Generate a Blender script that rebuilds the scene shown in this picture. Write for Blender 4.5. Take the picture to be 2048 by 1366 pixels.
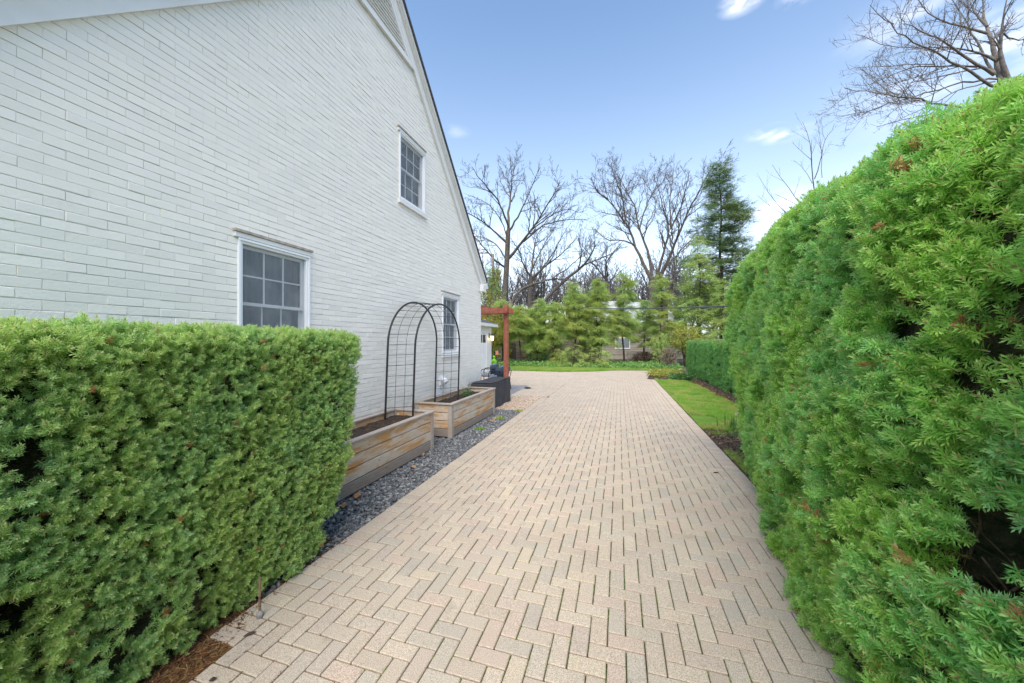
import bpy, math, random
import numpy as np
from mathutils import Vector
R = math.radians
random.seed(7); RNG = np.random.default_rng(7)
scene = bpy.context.scene
for o in list(bpy.data.objects): bpy.data.objects.remove(o)

# ------------------------------------------------------------------ camera
EYE = 1.69; FPX = 710.0; YAW = math.atan(214/710)
cam = bpy.data.cameras.new('camera'); camo = bpy.data.objects.new('camera', cam)
scene.collection.objects.link(camo); scene.camera = camo
camo.location = (0, 0, EYE); camo.rotation_euler = (R(90), 0, YAW)
cam.sensor_width = 36; cam.lens = FPX/2048*36; cam.clip_start = .02; cam.clip_end = 900

# ------------------------------------------------------------------ sky, sun, exposure
SUN_EL, SUN_AZ = R(52), R(177)          # azimuth clockwise from +Y (the drive runs along +Y)
scene.render.engine = 'CYCLES'; scene.cycles.max_bounces = 12; scene.cycles.diffuse_bounces = 8; scene.cycles.transmission_bounces = 10
world = bpy.data.worlds.new('World'); scene.world = world; world.use_nodes = True
wn, wl = world.node_tree.nodes, world.node_tree.links
wn.clear()
def W(t, **k):
    n = wn.new(t)
    for a, b in k.items(): setattr(n, a, b)
    return n
def wmath(op, a, b=None, clamp=False):
    n = W('ShaderNodeMath', operation=op, use_clamp=clamp)
    for i, v in enumerate((a, b)):
        if v is None: continue
        if isinstance(v, (int, float)): n.inputs[i].default_value = v
        else: wl.new(v, n.inputs[i])
    return n.outputs[0]
sky = W('ShaderNodeTexSky', sky_type='NISHITA', sun_disc=False)
sky.sun_elevation = SUN_EL; sky.sun_rotation = SUN_AZ
sky.air_density = 1.0; sky.dust_density = .4; sky.ozone_density = 1.6
tc = W('ShaderNodeTexCoord')
sep = W('ShaderNodeSeparateXYZ'); wl.new(tc.outputs['Generated'], sep.inputs[0])
nz = W('ShaderNodeTexNoise'); nz.inputs['Scale'].default_value = 13; nz.inputs['Detail'].default_value = 7
mp = W('ShaderNodeMapping'); mp.inputs['Scale'].default_value = (1, 1, 2.6)
wl.new(tc.outputs['Generated'], mp.inputs[0]); wl.new(mp.outputs[0], nz.inputs['Vector'])
mask = None
def cloud(X, Y, rad, flat, amt):
    global mask
    d = Vector((-math.sin(YAW)+(X-1024)/FPX*math.cos(YAW), math.cos(YAW)+(X-1024)/FPX*math.sin(YAW), (683-Y)/FPX)).normalized()
    sub = W('ShaderNodeVectorMath', operation='SUBTRACT'); sub.inputs[1].default_value = d
    wl.new(tc.outputs['Generated'], sub.inputs[0])
    sc = W('ShaderNodeVectorMath', operation='MULTIPLY'); sc.inputs[1].default_value = (1/rad, 1/rad, flat/rad)
    wl.new(sub.outputs[0], sc.inputs[0])
    ln = W('ShaderNodeVectorMath', operation='LENGTH'); wl.new(sc.outputs[0], ln.inputs[0])
    m = wmath('MULTIPLY', wmath('SUBTRACT', 1.0, ln.outputs['Value'], True), amt)
    mask = m if mask is None else wmath('MAXIMUM', mask, m)
for c in ((1487, -2, .05, 2.2, 1.3), (1600, -12, .04, 2, 1.0), (1532, 264, .045, 3, 1.0), (1580, 268, .055, 3.4, 1.0), (1545, 418, .12, 2.6, 1.1), (2020, 80, .22, 1.8, .6),
          (955, 480, .13, 2.2, 1.4), (905, 262, .05, 3, .4), (1640, 440, .16, 2.6, .9), (1830, 30, .12, 2.5, .5),
          (3200, 300, .7, 2.5, 1.2), (-900, 200, .7, 2.5, 1.2), (-2500, 700, .6, 2.5, 1.2), (5200, 100, .7, 2.5, 1.2)): cloud(*c)  # this row: unseen clouds outside the view, added to whiten the sky light
nfac = wmath('MULTIPLY', wmath('SUBTRACT', nz.outputs['Fac'], .42), 4.2)
cf = wmath('MULTIPLY', wmath('MULTIPLY', wmath('POWER', mask, 1.3), nfac), .92, True)
# thin bright veil low over the horizon, denser downwards
zc = wmath('MAXIMUM', sep.outputs['Z'], 0.0)
veil = wmath('MULTIPLY', wmath('POWER', wmath('SUBTRACT', 1.0, zc, True), 2.9), .86)
mixv = W('ShaderNodeMix', data_type='RGBA'); wl.new(veil, mixv.inputs[0]); tint = W('ShaderNodeMix', data_type='RGBA', blend_type='MULTIPLY'); tint.inputs[0].default_value = 1; tint.inputs[7].default_value = (.82, .93, .95, 1); wl.new(sky.outputs[0], tint.inputs[6]); wl.new(tint.outputs[2], mixv.inputs[6]); mixv.inputs[7].default_value = (5.5, 5.6, 5.8, 1)
mixc = W('ShaderNodeMix', data_type='RGBA'); wl.new(cf, mixc.inputs[0]); wl.new(mixv.outputs[2], mixc.inputs[6]); mixc.inputs[7].default_value = (6.0, 5.9, 6.1, 1)
bg = W('ShaderNodeBackground'); bg.inputs['Strength'].default_value = .133
wo = W('ShaderNodeOutputWorld'); wl.new(mixc.outputs[2], bg.inputs[0]); wl.new(bg.outputs[0], wo.inputs[0])

sl = bpy.data.lights.new('sun', 'SUN'); sl.energy = 2.3; sl.angle = R(60); sl.color = (1, .90, .77)
so = bpy.data.objects.new('sun', sl); scene.collection.objects.link(so)
dsun = Vector((math.sin(SUN_AZ)*math.cos(SUN_EL), math.cos(SUN_AZ)*math.cos(SUN_EL), math.sin(SUN_EL)))
so.rotation_euler = dsun.to_track_quat('Z', 'Y').to_euler()
scene.view_settings.view_transform = 'Standard'; scene.view_settings.look = 'None'
scene.view_settings.gamma = 1; scene.view_settings.use_curve_mapping = False
scene.view_settings.exposure = 1.22

# ------------------------------------------------------------------ helpers
def ray(X, Y):
    bx, up = (X-1024)/FPX, (683-Y)/FPX
    c, s = math.cos(YAW), math.sin(YAW)
    return np.array((-s+bx*c, c+bx*s, up))
def at(X, Y, D):                              # point seen at a photo pixel, D metres deep
    return np.array((0, 0, EYE)) + ray(X, Y)*D
def gnd(X, Y, z=0):
    r = ray(X, Y); return np.array((0, 0, EYE)) + r*((z-EYE)/r[2])
def project(p):                               # world -> photo pixels, depth
    c, s = math.cos(YAW), math.sin(YAW)
    D = -s*p[..., 0]+c*p[..., 1]; x = c*p[..., 0]+s*p[..., 1]
    Ds = np.where(D > .05, D, .05)
    return 1024+FPX*x/Ds, 683-FPX*(p[..., 2]-EYE)/Ds, D
def hsh(a):
    a = (a ^ 61) ^ (a >> 16); a = (a*9) & 0xffffffff; a ^= a >> 4; a = (a*0x27d4eb2d) & 0xffffffff
    return a ^ (a >> 15)
def vnoise(p, seed=0):                        # value noise, p (N,3) -> (N,) in 0..1
    p = np.asarray(p, float); i = np.floor(p).astype(np.int64); f = p-i; f = f*f*(3-2*f); out = 0
    for dx in (0, 1):
        for dy in (0, 1):
            for dz in (0, 1):
                h = hsh(((i[:, 0]+dx)*73856093 ^ (i[:, 1]+dy)*19349663 ^ (i[:, 2]+dz)*83492791 ^ seed*7919) & 0xffffffff)/4294967295.0
                out = out + h*(f[:, 0] if dx else 1-f[:, 0])*(f[:, 1] if dy else 1-f[:, 1])*(f[:, 2] if dz else 1-f[:, 2])
    return out
ORG = {}
def tag(o, label=None, cat=None, group=None, kind=None):
    if label: o['label'] = label
    if cat: o['category'] = cat
    if group: o['group'] = group
    if kind: o['kind'] = kind
    return o
def thing(name, loc, label, cat, group=None, rz=0, local=False):
    o = bpy.data.objects.new(name, None); scene.collection.objects.link(o)
    o.location = loc; o.rotation_euler = (0, 0, rz); o.empty_display_size = .1
    ORG[o] = (0, 0, 0) if (local or rz) else tuple(float(v) for v in loc)
    return tag(o, label, cat, group)
def link(me, name, mat, parent=None):
    o = bpy.data.objects.new(name, me); scene.collection.objects.link(o)
    if mat is not None and not me.materials: me.materials.append(mat)
    if parent is not None:
        o.parent = parent; ORG[o] = ORG.get(parent, (0, 0, 0))
    return o
class MB:
    def __init__(s): s.v = []; s.f = []; s.t = []
    def quad(s, a, b, c, d):
        n = len(s.v); s.v += [tuple(a), tuple(b), tuple(c), tuple(d)]; s.f.append((n, n+1, n+2, n+3)); return s
    def box(s, x0, x1, y0, y1, z0, z1, j=0):
        n = len(s.v)
        q = lambda v: v+(random.uniform(-j, j) if j else 0)
        s.v += [(q(x), q(y), q(z)) for x in (x0, x1) for y in (y0, y1) for z in (z0, z1)]
        s.f += [tuple(n+i for i in f) for f in ((0, 1, 3, 2), (4, 6, 7, 5), (0, 4, 5, 1), (2, 3, 7, 6), (0, 2, 6, 4), (1, 5, 7, 3))]; return s
    def cbox(s, x0, x1, y0, y1, z0, z1, c=.004):       # box with chamfered long edges on all sides (24 verts)
        n = len(s.v); X = (x0, x1); Y = (y0, y1); Z = (z0, z1)
        idx = {}
        for i in (0, 1):
            for j in (0, 1):
                for k in (0, 1):
                    for a in range(3):
                        p = [X[i], Y[j], Z[k]]
                        sg = (1-2*i, 1-2*j, 1-2*k)
                        for b in range(3):
                            if b != a: p[b] += sg[b]*c
                        idx[i, j, k, a] = len(s.v); s.v.append(tuple(p))
        I = idx
        for a in range(3):
            b, d = (a+1) % 3, (a+2) % 3
            for e in (0, 1):
                def K(u, v):
                    t = [0, 0, 0]; t[a] = e; t[b] = u; t[d] = v; return I[t[0], t[1], t[2], a]
                q = [K(0, 0), K(1, 0), K(1, 1), K(0, 1)]
                s.f.append(tuple(q if e else q[::-1]))
            for u in (0, 1):
                for v in (0, 1):                           # edge running along axis a
                    def K2(w, ax):
                        t = [0, 0, 0]; t[a] = w; t[b] = u; t[d] = v; return I[t[0], t[1], t[2], ax]
                    q = [K2(0, b), K2(1, b), K2(1, d), K2(0, d)]
                    s.f.append(tuple(q if (u ^ v) else q[::-1]))
        for i in (0, 1):
            for j in (0, 1):
                for k in (0, 1):
                    q = (I[i, j, k, 0], I[i, j, k, 1], I[i, j, k, 2]); s.f.append(q if (i+j+k) % 2 else q[::-1])
        return s
    def obox(s, a, b, w, h, up=(0, 0, 1)):                  # beam from a to b, width w, height h
        a, b = Vector(a), Vector(b); d = (b-a).normalized(); u = Vector(up); r = d.cross(u).normalized(); u = r.cross(d)
        n = len(s.v)
        for p in (a, b):
            for e, g in ((-1, -1), (1, -1), (1, 1), (-1, 1)): s.v.append(tuple(p+r*e*w/2+u*g*h/2))
        s.f += [tuple(n+i for i in f) for f in ((0, 3, 2, 1), (4, 5, 6, 7), (0, 1, 5, 4), (1, 2, 6, 5), (2, 3, 7, 6), (3, 0, 4, 7))]; return s
    def tube(s, pts, rad, n=6, cap=True):
        pts = np.asarray(pts, float); m = len(pts)
        if not hasattr(rad, '__len__'): rad = [rad]*m
        t = np.gradient(pts, axis=0); t /= (np.linalg.norm(t, axis=1)[:, None]+1e-9)
        ref = np.array((0, 0, 1.)) if abs(t[0][2]) < .9 else np.array((1., 0, 0))
        a = np.cross(t, ref); a /= (np.linalg.norm(a, axis=1)[:, None]+1e-9); b = np.cross(t, a)
        ang = np.arange(n)*2*math.pi/n
        ring = pts[:, None, :]+np.asarray(rad)[:, None, None]*(np.cos(ang)[None, :, None]*a[:, None, :]+np.sin(ang)[None, :, None]*b[:, None, :])
        k = len(s.v); s.v += [tuple(v) for v in ring.reshape(-1, 3).tolist()]
        for i in range(m-1):
            for j in range(n):
                q = (j+1) % n; s.f.append((k+i*n+j, k+i*n+q, k+(i+1)*n+q, k+(i+1)*n+j))
        if cap and n > 3:
            s.f.append(tuple(k+j for j in range(n))[::-1]); s.f.append(tuple(k+(m-1)*n+j for j in range(n)))
        return s
    def lathe(s, c, prof, n=14):                            # prof: (r, z) list about a vertical axis
        k = len(s.v)
        for r, z in prof:
            for j in range(n):
                a = 2*math.pi*j/n; s.v.append((c[0]+r*math.cos(a), c[1]+r*math.sin(a), c[2]+z))
        for i in range(len(prof)-1):
            for j in range(n):
                q = (j+1) % n; s.f.append((k+i*n+j, k+i*n+q, k+(i+1)*n+q, k+(i+1)*n+j))
        s.f.append(tuple(k+j for j in range(n))[::-1]); s.f.append(tuple(k+(len(prof)-1)*n+j for j in range(n)))
        return s
    def mesh(s, name, org=(0, 0, 0), smooth=False, tone=None):
        me = bpy.data.meshes.new(name)
        v = np.asarray(s.v, float)-np.asarray(org, float)
        me.from_pydata(v.tolist(), [], s.f)
        if smooth: me.polygons.foreach_set('use_smooth', [True]*len(me.polygons))
        if tone is not None:
            at_ = me.attributes.new('tone', 'FLOAT', 'POINT'); at_.data.foreach_set('value', np.asarray(tone, 'f'))
        me.update(); return me
    def build(s, name, mat, parent=None, smooth=False, label=None, cat=None, group=None, kind=None, tone=None):
        org = ORG.get(parent, (0, 0, 0)) if parent is not None else (0, 0, 0)
        o = link(s.mesh(name, org, smooth, tone), name, mat, parent)
        return tag(o, label, cat, group, kind)
def top(name, mb, mat, label, cat, loc, group=None, smooth=False):
    """a thing that is a single mesh, its origin at its base"""
    o = bpy.data.objects.new(name, mb.mesh(name, loc, smooth)); scene.collection.objects.link(o)
    o.location = loc; o.data.materials.append(mat); return tag(o, label, cat, group)
def copy_thing(o, loc, rz=0, label=None):
    c = o.copy(); scene.collection.objects.link(c); c.location = loc; c.rotation_euler = (0, 0, rz)
    if label: c['label'] = label
    for ch in list(o.children):
        d = ch.copy(); scene.collection.objects.link(d); d.parent = c
        for g in list(ch.children):
            e = g.copy(); scene.collection.objects.link(e); e.parent = d
    return c

# ------------------------------------------------------------------ materials
class N:
    def __init__(s, name, rough=.7, spec=.3):
        s.m = bpy.data.materials.new(name); s.m.use_nodes = True; s.n = s.m.node_tree.nodes; s.l = s.m.node_tree.links
        s.b = s.n['Principled BSDF']; s.b.inputs['Roughness'].default_value = rough; s.b.inputs['Specular IOR Level'].default_value = spec
        s.out = s.n['Material Output']
        g = s.n.new('ShaderNodeNewGeometry'); s.pos = g.outputs['Position']
    def new(s, t, **k):
        n = s.n.new(t)
        for a, b in k.items(): setattr(n, a, b)
        return n
    def put(s, sock, v):
        if isinstance(v, (int, float)): sock.default_value = v
        elif isinstance(v, tuple): sock.default_value = v if len(v) == 4 or sock.type != 'RGBA' else (*v, 1)
        else: s.l.new(v, sock)
    def map(s, scale, loc=(0, 0, 0), src=None):
        m = s.new('ShaderNodeMapping'); m.inputs['Scale'].default_value = scale; m.inputs['Location'].default_value = loc
        s.l.new(src or s.pos, m.inputs[0]); return m.outputs[0]
    def noise(s, scale, detail=4, rough=.55, vec=None, dist=0):
        n = s.new('ShaderNodeTexNoise'); n.inputs['Scale'].default_value = scale; n.inputs['Detail'].default_value = detail
        n.inputs['Roughness'].default_value = rough; n.inputs['Distortion'].default_value = dist
        s.l.new(vec or s.pos, n.inputs['Vector']); return n.outputs['Fac']
    def voro(s, scale, vec=None, feat='F1'):
        n = s.new('ShaderNodeTexVoronoi', feature=feat); n.inputs['Scale'].default_value = scale; s.l.new(vec or s.pos, n.inputs['Vector']); return n
    def ramp(s, fac, *stops):
        r = s.new('ShaderNodeValToRGB'); s.l.new(fac, r.inputs[0]); e = r.color_ramp.elements
        while len(e) < len(stops): e.new(.5)
        for q, (p, c) in zip(e, stops): q.position = p; q.color = (*c, 1) if isinstance(c, tuple) else (c, c, c, 1)
        return r.outputs[0]
    def mix(s, f, a, b, mode='MIX'):
        n = s.new('ShaderNodeMix', data_type='RGBA', blend_type=mode); s.put(n.inputs[0], f); s.put(n.inputs[6], a); s.put(n.inputs[7], b); return n.outputs[2]
    def math(s, op, a, b=None, clamp=False):
        n = s.new('ShaderNodeMath', operation=op, use_clamp=clamp); s.put(n.inputs[0], a)
        if b is not None: s.put(n.inputs[1], b)
        return n.outputs[0]
    def rnd(s): return s.new('ShaderNodeObjectInfo').outputs['Random']
    def attr(s, n): 
        a = s.new('ShaderNodeAttribute'); a.attribute_name = n; return a.outputs['Fac']
    def col(s, c): s.put(s.b.inputs['Base Color'], c); return s
    def bump(s, h, strength=.4, dist=.01):
        b = s.new('ShaderNodeBump'); b.inputs['Strength'].default_value = strength; b.inputs['Distance'].default_value = dist
        s.l.new(h, b.inputs['Height']); s.l.new(b.outputs[0], s.b.inputs['Normal']); return s
    def translucent(s, c, f):
        t = s.new('ShaderNodeBsdfTranslucent'); s.put(t.inputs[0], c); m = s.new('ShaderNodeMixShader'); m.inputs[0].default_value = f
        s.l.new(s.b.outputs[0], m.inputs[1]); s.l.new(t.outputs[0], m.inputs[2]); s.l.new(m.outputs[0], s.out.inputs[0]); return s
def simple(name, c1, c2, scale=8, rough=.7, bump=.3, bs=60, detail=5, bd=.004):
    m = N(name, rough); m.col(m.ramp(m.noise(scale, detail), (.35, c1), (.65, c2)))
    if bump: m.bump(m.noise(bs, 3), bump, bd)
    return m.m
def leafmat(name, cols, hue2=None, rough=.45, tr=.25, patch=1.2, tip=None):
    m = N(name, rough, .35)
    k = len(cols); base = m.ramp(m.rnd(), *[((i+.5)/k, c) for i, c in enumerate(cols)])
    if hue2: base = m.mix(m.ramp(m.noise(patch, 3), (.42, 0.), (.62, .75)), base, hue2)
    if tip:
        base = m.mix(m.math('MULTIPLY', m.attr('tone'), .8, True), base, tip); base = m.mix(m.math('MULTIPLY', m.math('SUBTRACT', m.attr('tone'), 1.0, True), 2., True), base, (.46, .32, .17))
    m.col(base); m.translucent(m.mix(.35, base, (.5, .7, .2)), tr); return m.m

def paver_mat(name, geo):
    m = N(name, .95, .12); t = m.attr('tone') if geo else m.rnd()
    base = m.ramp(t, (0, (.41, .34, .27)), (.2, (.54, .47, .37)), (.38, (.50, .41, .32)), (.55, (.44, .41, .345)), (.72, (.53, .40, .325)), (.86, (.37, .355, .31)), (1, (.57, .48, .35)))
    base = m.mix(.42, base, (.435, .36, .285))
    base = m.mix(m.ramp(m.noise(.55, 4), (.40, 0.), (.62, .22)), base, (.47, .40, .31))
    sp = m.ramp(m.noise(210, 3, .75), (.36, .5), (.5, 1.), (.64, 1.55))
    base = m.mix(.85, base, sp, 'MULTIPLY')
    base = m.mix(m.ramp(m.noise(1.3, 5), (.40, 0.), (.8, .35)), base, (.34, .29, .24))
    stain = m.math('MULTIPLY', m.ramp(m.noise(4.2, 6, .7), (.60, 0.), (.72, 1.)), .35)
    base = m.mix(stain, base, (.14, .125, .10))
    m.col(base); m.bump(m.noise(330, 3), .55, .002); return m.m
M = {}
M['paver'] = paver_mat('paver_concrete', False); M['paver_far'] = paver_mat('paver_concrete_far', True)
def mat_joint():
    m = N('joint_moss', .95, .1)
    g = m.ramp(m.noise(1.1, 4), (.34, 0.), (.50, 1.)); xs = m.new('ShaderNodeSeparateXYZ'); m.l.new(m.pos, xs.inputs[0])
    left = m.math('LESS_THAN', xs.outputs[0], -1.35)
    base = m.mix(g, (.05, .04, .026), (.075, .13, .018)); base = m.mix(m.ramp(m.noise(24, 4), (.45, 0.), (.62, .7)), base, (.035, .03, .02))
    base = m.mix(m.math('MULTIPLY', left, .8), base, m.ramp(m.noise(90, 3), (.4, (.10, .045, .02)), (.62, (.22, .11, .045))))
    m.col(base); m.bump(m.noise(150, 3), .6, .004); return m.m
M['joint'] = mat_joint()
def brick_mat(name, geo):
    m = N(name, .55, .3); t = m.attr('tone') if geo else m.rnd()
    c = m.ramp(t, (0, (.79, .765, .715)), (.5, (.84, .81, .75)), (1, (.81, .78, .74)))
    c = m.mix(m.ramp(m.noise(.7, 5), (.4, 0.), (.7, .35)), c, (.76, .74, .69))
    chip = m.ramp(m.noise(34, 4, .7), (.71, 0.), (.74, 1.)); zz = m.new('ShaderNodeSeparateXYZ'); m.l.new(m.pos, zz.inputs[0]); gr = m.math('MULTIPLY', m.ramp(zz.outputs[2], (.35, .6), (.95, 0.)), m.ramp(m.noise(5, 5), (.35, 0.), (.65, 1.)))
    c = m.mix(gr, c, (.42, .36, .28)); c = m.mix(m.ramp(m.noise(3, 6, .7, m.map((1, 2.5, .5))), (.60, 0.), (.75, .35)), c, (.62, .60, .55)); c = m.mix(m.math('MULTIPLY', chip, .55), c, (.30, .25, .21))
    m.col(c); m.bump(m.noise(48, 5, .6), .45, .006); return m.m
M['brick'] = brick_mat('painted_brick', False); M['brick_far'] = brick_mat('painted_brick_far', True)
def mortar():
    m = N('painted_mortar', .7, .2); c = m.ramp(m.noise(5, 5), (.35, (.60, .59, .565)), (.7, (.74, .73, .69)))
    m.col(m.mix(m.ramp(m.noise(14, 5), (.6, 0.), (.75, .5)), c, (.30, .28, .25))); m.bump(m.noise(70, 4), .6, .006); return m.m
M['mortar'] = mortar()
M['trim'] = simple('white_trim', (.70, .70, .69), (.76, .76, .76), 3, .4, .08, 40)
M['vinyl'] = simple('white_vinyl', (.78, .79, .82), (.82, .83, .86), 3, .3, 0)
M['shingle'] = simple('asphalt_shingle', (.05, .055, .065), (.10, .105, .12), 30, .9, .6, 200)
M['flash'] = simple('weathered_ledge', (.30, .25, .20), (.48, .44, .38), 14, .7, .3)
M['concrete'] = simple('foundation_concrete', (.24, .20, .165), (.38, .33, .28), 6, .9, .6, 90)
def glass():
    m = N('window_glass', .04, .5); m.b.inputs['Base Color'].default_value = (.05, .055, .06, 1)
    t = m.new('ShaderNodeBsdfTransparent'); t.inputs[0].default_value = (.72, .76, .8, 1); x = m.new('ShaderNodeMixShader'); x.inputs[0].default_value = .62
    m.l.new(m.b.outputs[0], x.inputs[1]); m.l.new(t.outputs[0], x.inputs[2]); m.l.new(x.outputs[0], m.out.inputs[0]); return m.m
M['glass'] = glass()
def screen_():
    m = N('insect_screen_reflections', .8, .1); m.col(m.ramp(m.noise(4.5, 5, .6, None, .6), (.35, (.22, .25, .28)), (.6, (.38, .42, .45)), (.75, (.50, .54, .56))))  # cloud-like reflections painted into the grey screen colour as lighter blotches
    t = m.new('ShaderNodeBsdfTransparent'); x = m.new('ShaderNodeMixShader'); x.inputs[0].default_value = .62
    m.l.new(m.b.outputs[0], x.inputs[1]); m.l.new(t.outputs[0], x.inputs[2]); m.l.new(x.outputs[0], m.out.inputs[0]); return m.m
M['screen'] = screen_()
def curtain():
    m = N('sheer_curtain', .9, .1); w = m.noise(2, 2, .5, m.map((1, 14, .3)))
    m.col(m.ramp(w, (.3, (.30, .34, .38)), (.7, (.52, .57, .61)))); m.bump(w, .5, .03); return m.m
M['curtain'] = curtain(); M['dark'] = simple('dark_interior', (.03, .035, .04), (.05, .055, .06), 3, .9, 0)
def wood(name, g1, g2, org, amt=.5):
    m = N(name, .75, .25); v = m.map((3, 3, 40)); v2 = m.map((2.2, 1.3, 6.5))
    gr = m.ramp(m.noise(4, 6, .6, m.map((30, 1.6, 30)), .4), (.35, g1), (.65, g2))
    o = m.ramp(m.noise(1.5, 5, .6, v2, .6), (.46, 0.), (.60, amt))
    c = m.mix(o, gr, m.ramp(m.noise(3, 4, .6, m.map((6, 2.4, 20))), (.35, org), (.7, (.50, .36, .20))))
    kn = m.ramp(m.voro(2.3, m.map((2, 1.25, 3.4))).outputs['Distance'], (.03, 1.), (.09, 0.))
    c = m.mix(m.math('MULTIPLY', kn, .85), c, (.13, .065, .035))
    c = m.mix(m.ramp(m.noise(60, 3, .6, m.map((20, .8, 20))), (.38, .35), (.5, 0.)), c, (.12, .10, .09))
    m.col(c); m.bump(m.noise(50, 4, .6, m.map((12, .6, 12))), .35, .004); return m.m
M['cedar'] = wood('weathered_cedar', (.50, .41, .33), (.74, .63, .50), (.62, .27, .06), 1.0)
M['cedar_grey'] = wood('grey_cedar', (.34, .29, .25), (.52, .46, .41), (.36, .22, .12), .25)
M['cedar_dark'] = wood('damp_cedar', (.25, .21, .185), (.38, .32, .28), (.27, .16, .09), .25)  # darker, less orange cedar tone for the lowest planks
M['redwood'] = simple('stained_pergola_wood', (.24, .075, .045), (.34, .12, .075), 9, .55, .2)
M['black'] = simple('black_metal', (.022, .022, .026), (.035, .035, .04), 20, .35, 0)
M['wire'] = simple('dark_wire', (.04, .04, .045), (.06, .06, .065), 20, .4, 0)
M['soil'] = simple('potting_soil', (.028, .02, .015), (.085, .062, .048), 26, .95, 1, 90, bd=.02)
M['ground'] = simple('earth', (.05, .045, .025), (.10, .085, .05), 3, .95, .6, 30)
def lawn_mat():
    m = N('lawn', .9, .1); c = m.ramp(m.noise(2.2, 6), (.35, (.12, .22, .035)), (.55, (.16, .29, .045)), (.7, (.27, .27, .09)))
    m.col(m.mix(m.ramp(m.noise(1.6, 3), (.62, 0.), (.72, .6)), c, (.17, .14, .06))); m.bump(m.noise(80, 4), 1, .03); return m.m
M['lawn'] = lawn_mat()
M['grass'] = leafmat('grass_blade', [(0.146, 0.331, 0.029), (0.217, 0.466, 0.048), (0.316, 0.543, 0.071), (0.243, 0.389, 0.071)], (0.485, 0.466, 0.146), tr=.35, patch=1.6)
M['mulch_base'] = simple('mulch_ground', (.045, .03, .02), (.12, .085, .06), 18, .95, 1, 60, bd=.02)
M['mulch'] = leafmat('bark_mulch', [(.06, .035, .022), (.12, .075, .05), (.20, .13, .085), (.10, .085, .075), (.26, .19, .13)], rough=.9, tr=0.02)
M['litter'] = leafmat('needle_litter', [(.10, .04, .018), (.17, .07, .03), (.25, .12, .05), (.30, .19, .08), (.07, .035, .02)], rough=.9, tr=.05)
M['slate'] = leafmat('slate_chip', [(.10, .105, .115), (.15, .155, .165), (.21, .215, .225), (.12, .12, .125), (.40, .40, .39), (.085, .09, .10)], rough=.6, tr=.0)
M['pebble'] = leafmat('tan_pebble', [(.52, .40, .28), (.60, .50, .38), (.40, .25, .17), (.68, .60, .50), (.48, .33, .23), (.35, .30, .26)], rough=.6, tr=.0)
M['yewL'] = leafmat('yew_needles', [(.36, .60, .20), (.42, .66, .25), (.47, .70, .26), (.36, .61, .30), (.52, .70, .24)], (.54, .70, .20), rough=.36, tr=.5, patch=2.2, tip=(.72, .74, .40))
M['yewR'] = leafmat('yew_needles_deep', [(.22, .60, .16), (.28, .66, .20), (.35, .70, .20), (.28, .62, .28), (.42, .71, .16)], (.42, .70, .10), rough=.33, tr=.5, patch=1.7, tip=(.62, .74, .30))
M['yewdead'] = leafmat('dead_yew_needles', [(.42, .20, .08), (.50, .30, .13), (.36, .16, .06)], tr=.15)
M['yewfar'] = leafmat('far_yew_needles', [(.16, .42, .12), (.20, .48, .15), (.25, .54, .16)], (.26, .50, .12), tr=.3, patch=2)
M['yewtop'] = leafmat('trimmed_yew_tips', [(0.208, 0.273, 0.078), (0.260, 0.312, 0.117), (0.169, 0.247, 0.078)], tr=.2)
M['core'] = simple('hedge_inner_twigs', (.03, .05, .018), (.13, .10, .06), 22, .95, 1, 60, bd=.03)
M['twig'] = simple('hedge_branch', (.10, .06, .04), (.26, .17, .11), 30, .8, .5, 90)
M['bark'] = simple('bare_tree_bark', (.062, .052, .045), (.125, .108, .092), 6, .9, .5, 20)
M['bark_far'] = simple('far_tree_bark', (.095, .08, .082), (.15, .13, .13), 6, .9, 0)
M['bark_near'] = simple('grey_oak_bark', (.10, .088, .078), (.21, .185, .165), 9, .9, .6, 30)
M['hem_bark'] = simple('hemlock_bark', (.03, .022, .018), (.07, .052, .042), 10, .9, .5, 30)
M['hemlock'] = leafmat('hemlock_spray', [(0.472, 0.524, 0.120), (0.472, 0.524, 0.149), (0.408, 0.524, 0.137), (0.472, 0.524, 0.178)], (0.371, 0.524, 0.178), tr=.32, patch=.5)
M['hemlock_g'] = leafmat('green_hemlock_spray', [(0.345, 0.536, 0.135), (0.462, 0.548, 0.172), (0.277, 0.463, 0.143)], (0.501, 0.548, 0.180), tr=.3, patch=.5)
M['spruce'] = leafmat('spruce_spray', [(0.070, 0.145, 0.056), (0.099, 0.191, 0.074), (0.141, 0.236, 0.074)], (0.211, 0.258, 0.074), tr=.15, patch=.6)
M['ivy'] = leafmat('ivy_leaf', [(0.092, 0.216, 0.061), (0.139, 0.304, 0.083), (0.184, 0.381, 0.099), (0.307, 0.432, 0.112)], tr=.15)
M['gold'] = leafmat('golden_leaf', [(0.408, 0.396, 0.072), (0.504, 0.456, 0.120), (0.288, 0.336, 0.060), (0.240, 0.300, 0.060)], tr=.3)
M['orange_leaf'] = leafmat('yellow_new_leaf', [(.30, .24, .03), (.34, .22, .03), (.24, .26, .04)], tr=.3)
M['dry'] = leafmat('dry_stem', [(.22, .17, .12), (.30, .24, .17), (.18, .14, .11)], tr=.1)
M['daff'] = leafmat('daffodil_leaf', [(.07, .17, .06), (.10, .22, .09), (.08, .19, .05)], tr=.3)
M['petal'] = leafmat('pale_petal', [(.75, .75, .6), (.8, .78, .5)], tr=.3)
M['oakleaf'] = leafmat('fallen_oak_leaf', [(.50, .28, .14), (.56, .36, .20), (.44, .24, .11)], tr=.15)
def siding(name, a, b, period):
    m = N(name, .7, .2); m.col(m.ramp(m.noise(1.5, 5), (.35, a), (.65, b))); m.bump(m.noise(20, 3), .2, .01); return m.m
M['siding_tan'] = siding('tan_siding', (.27, .235, .20), (.35, .31, .26), .16)
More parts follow.
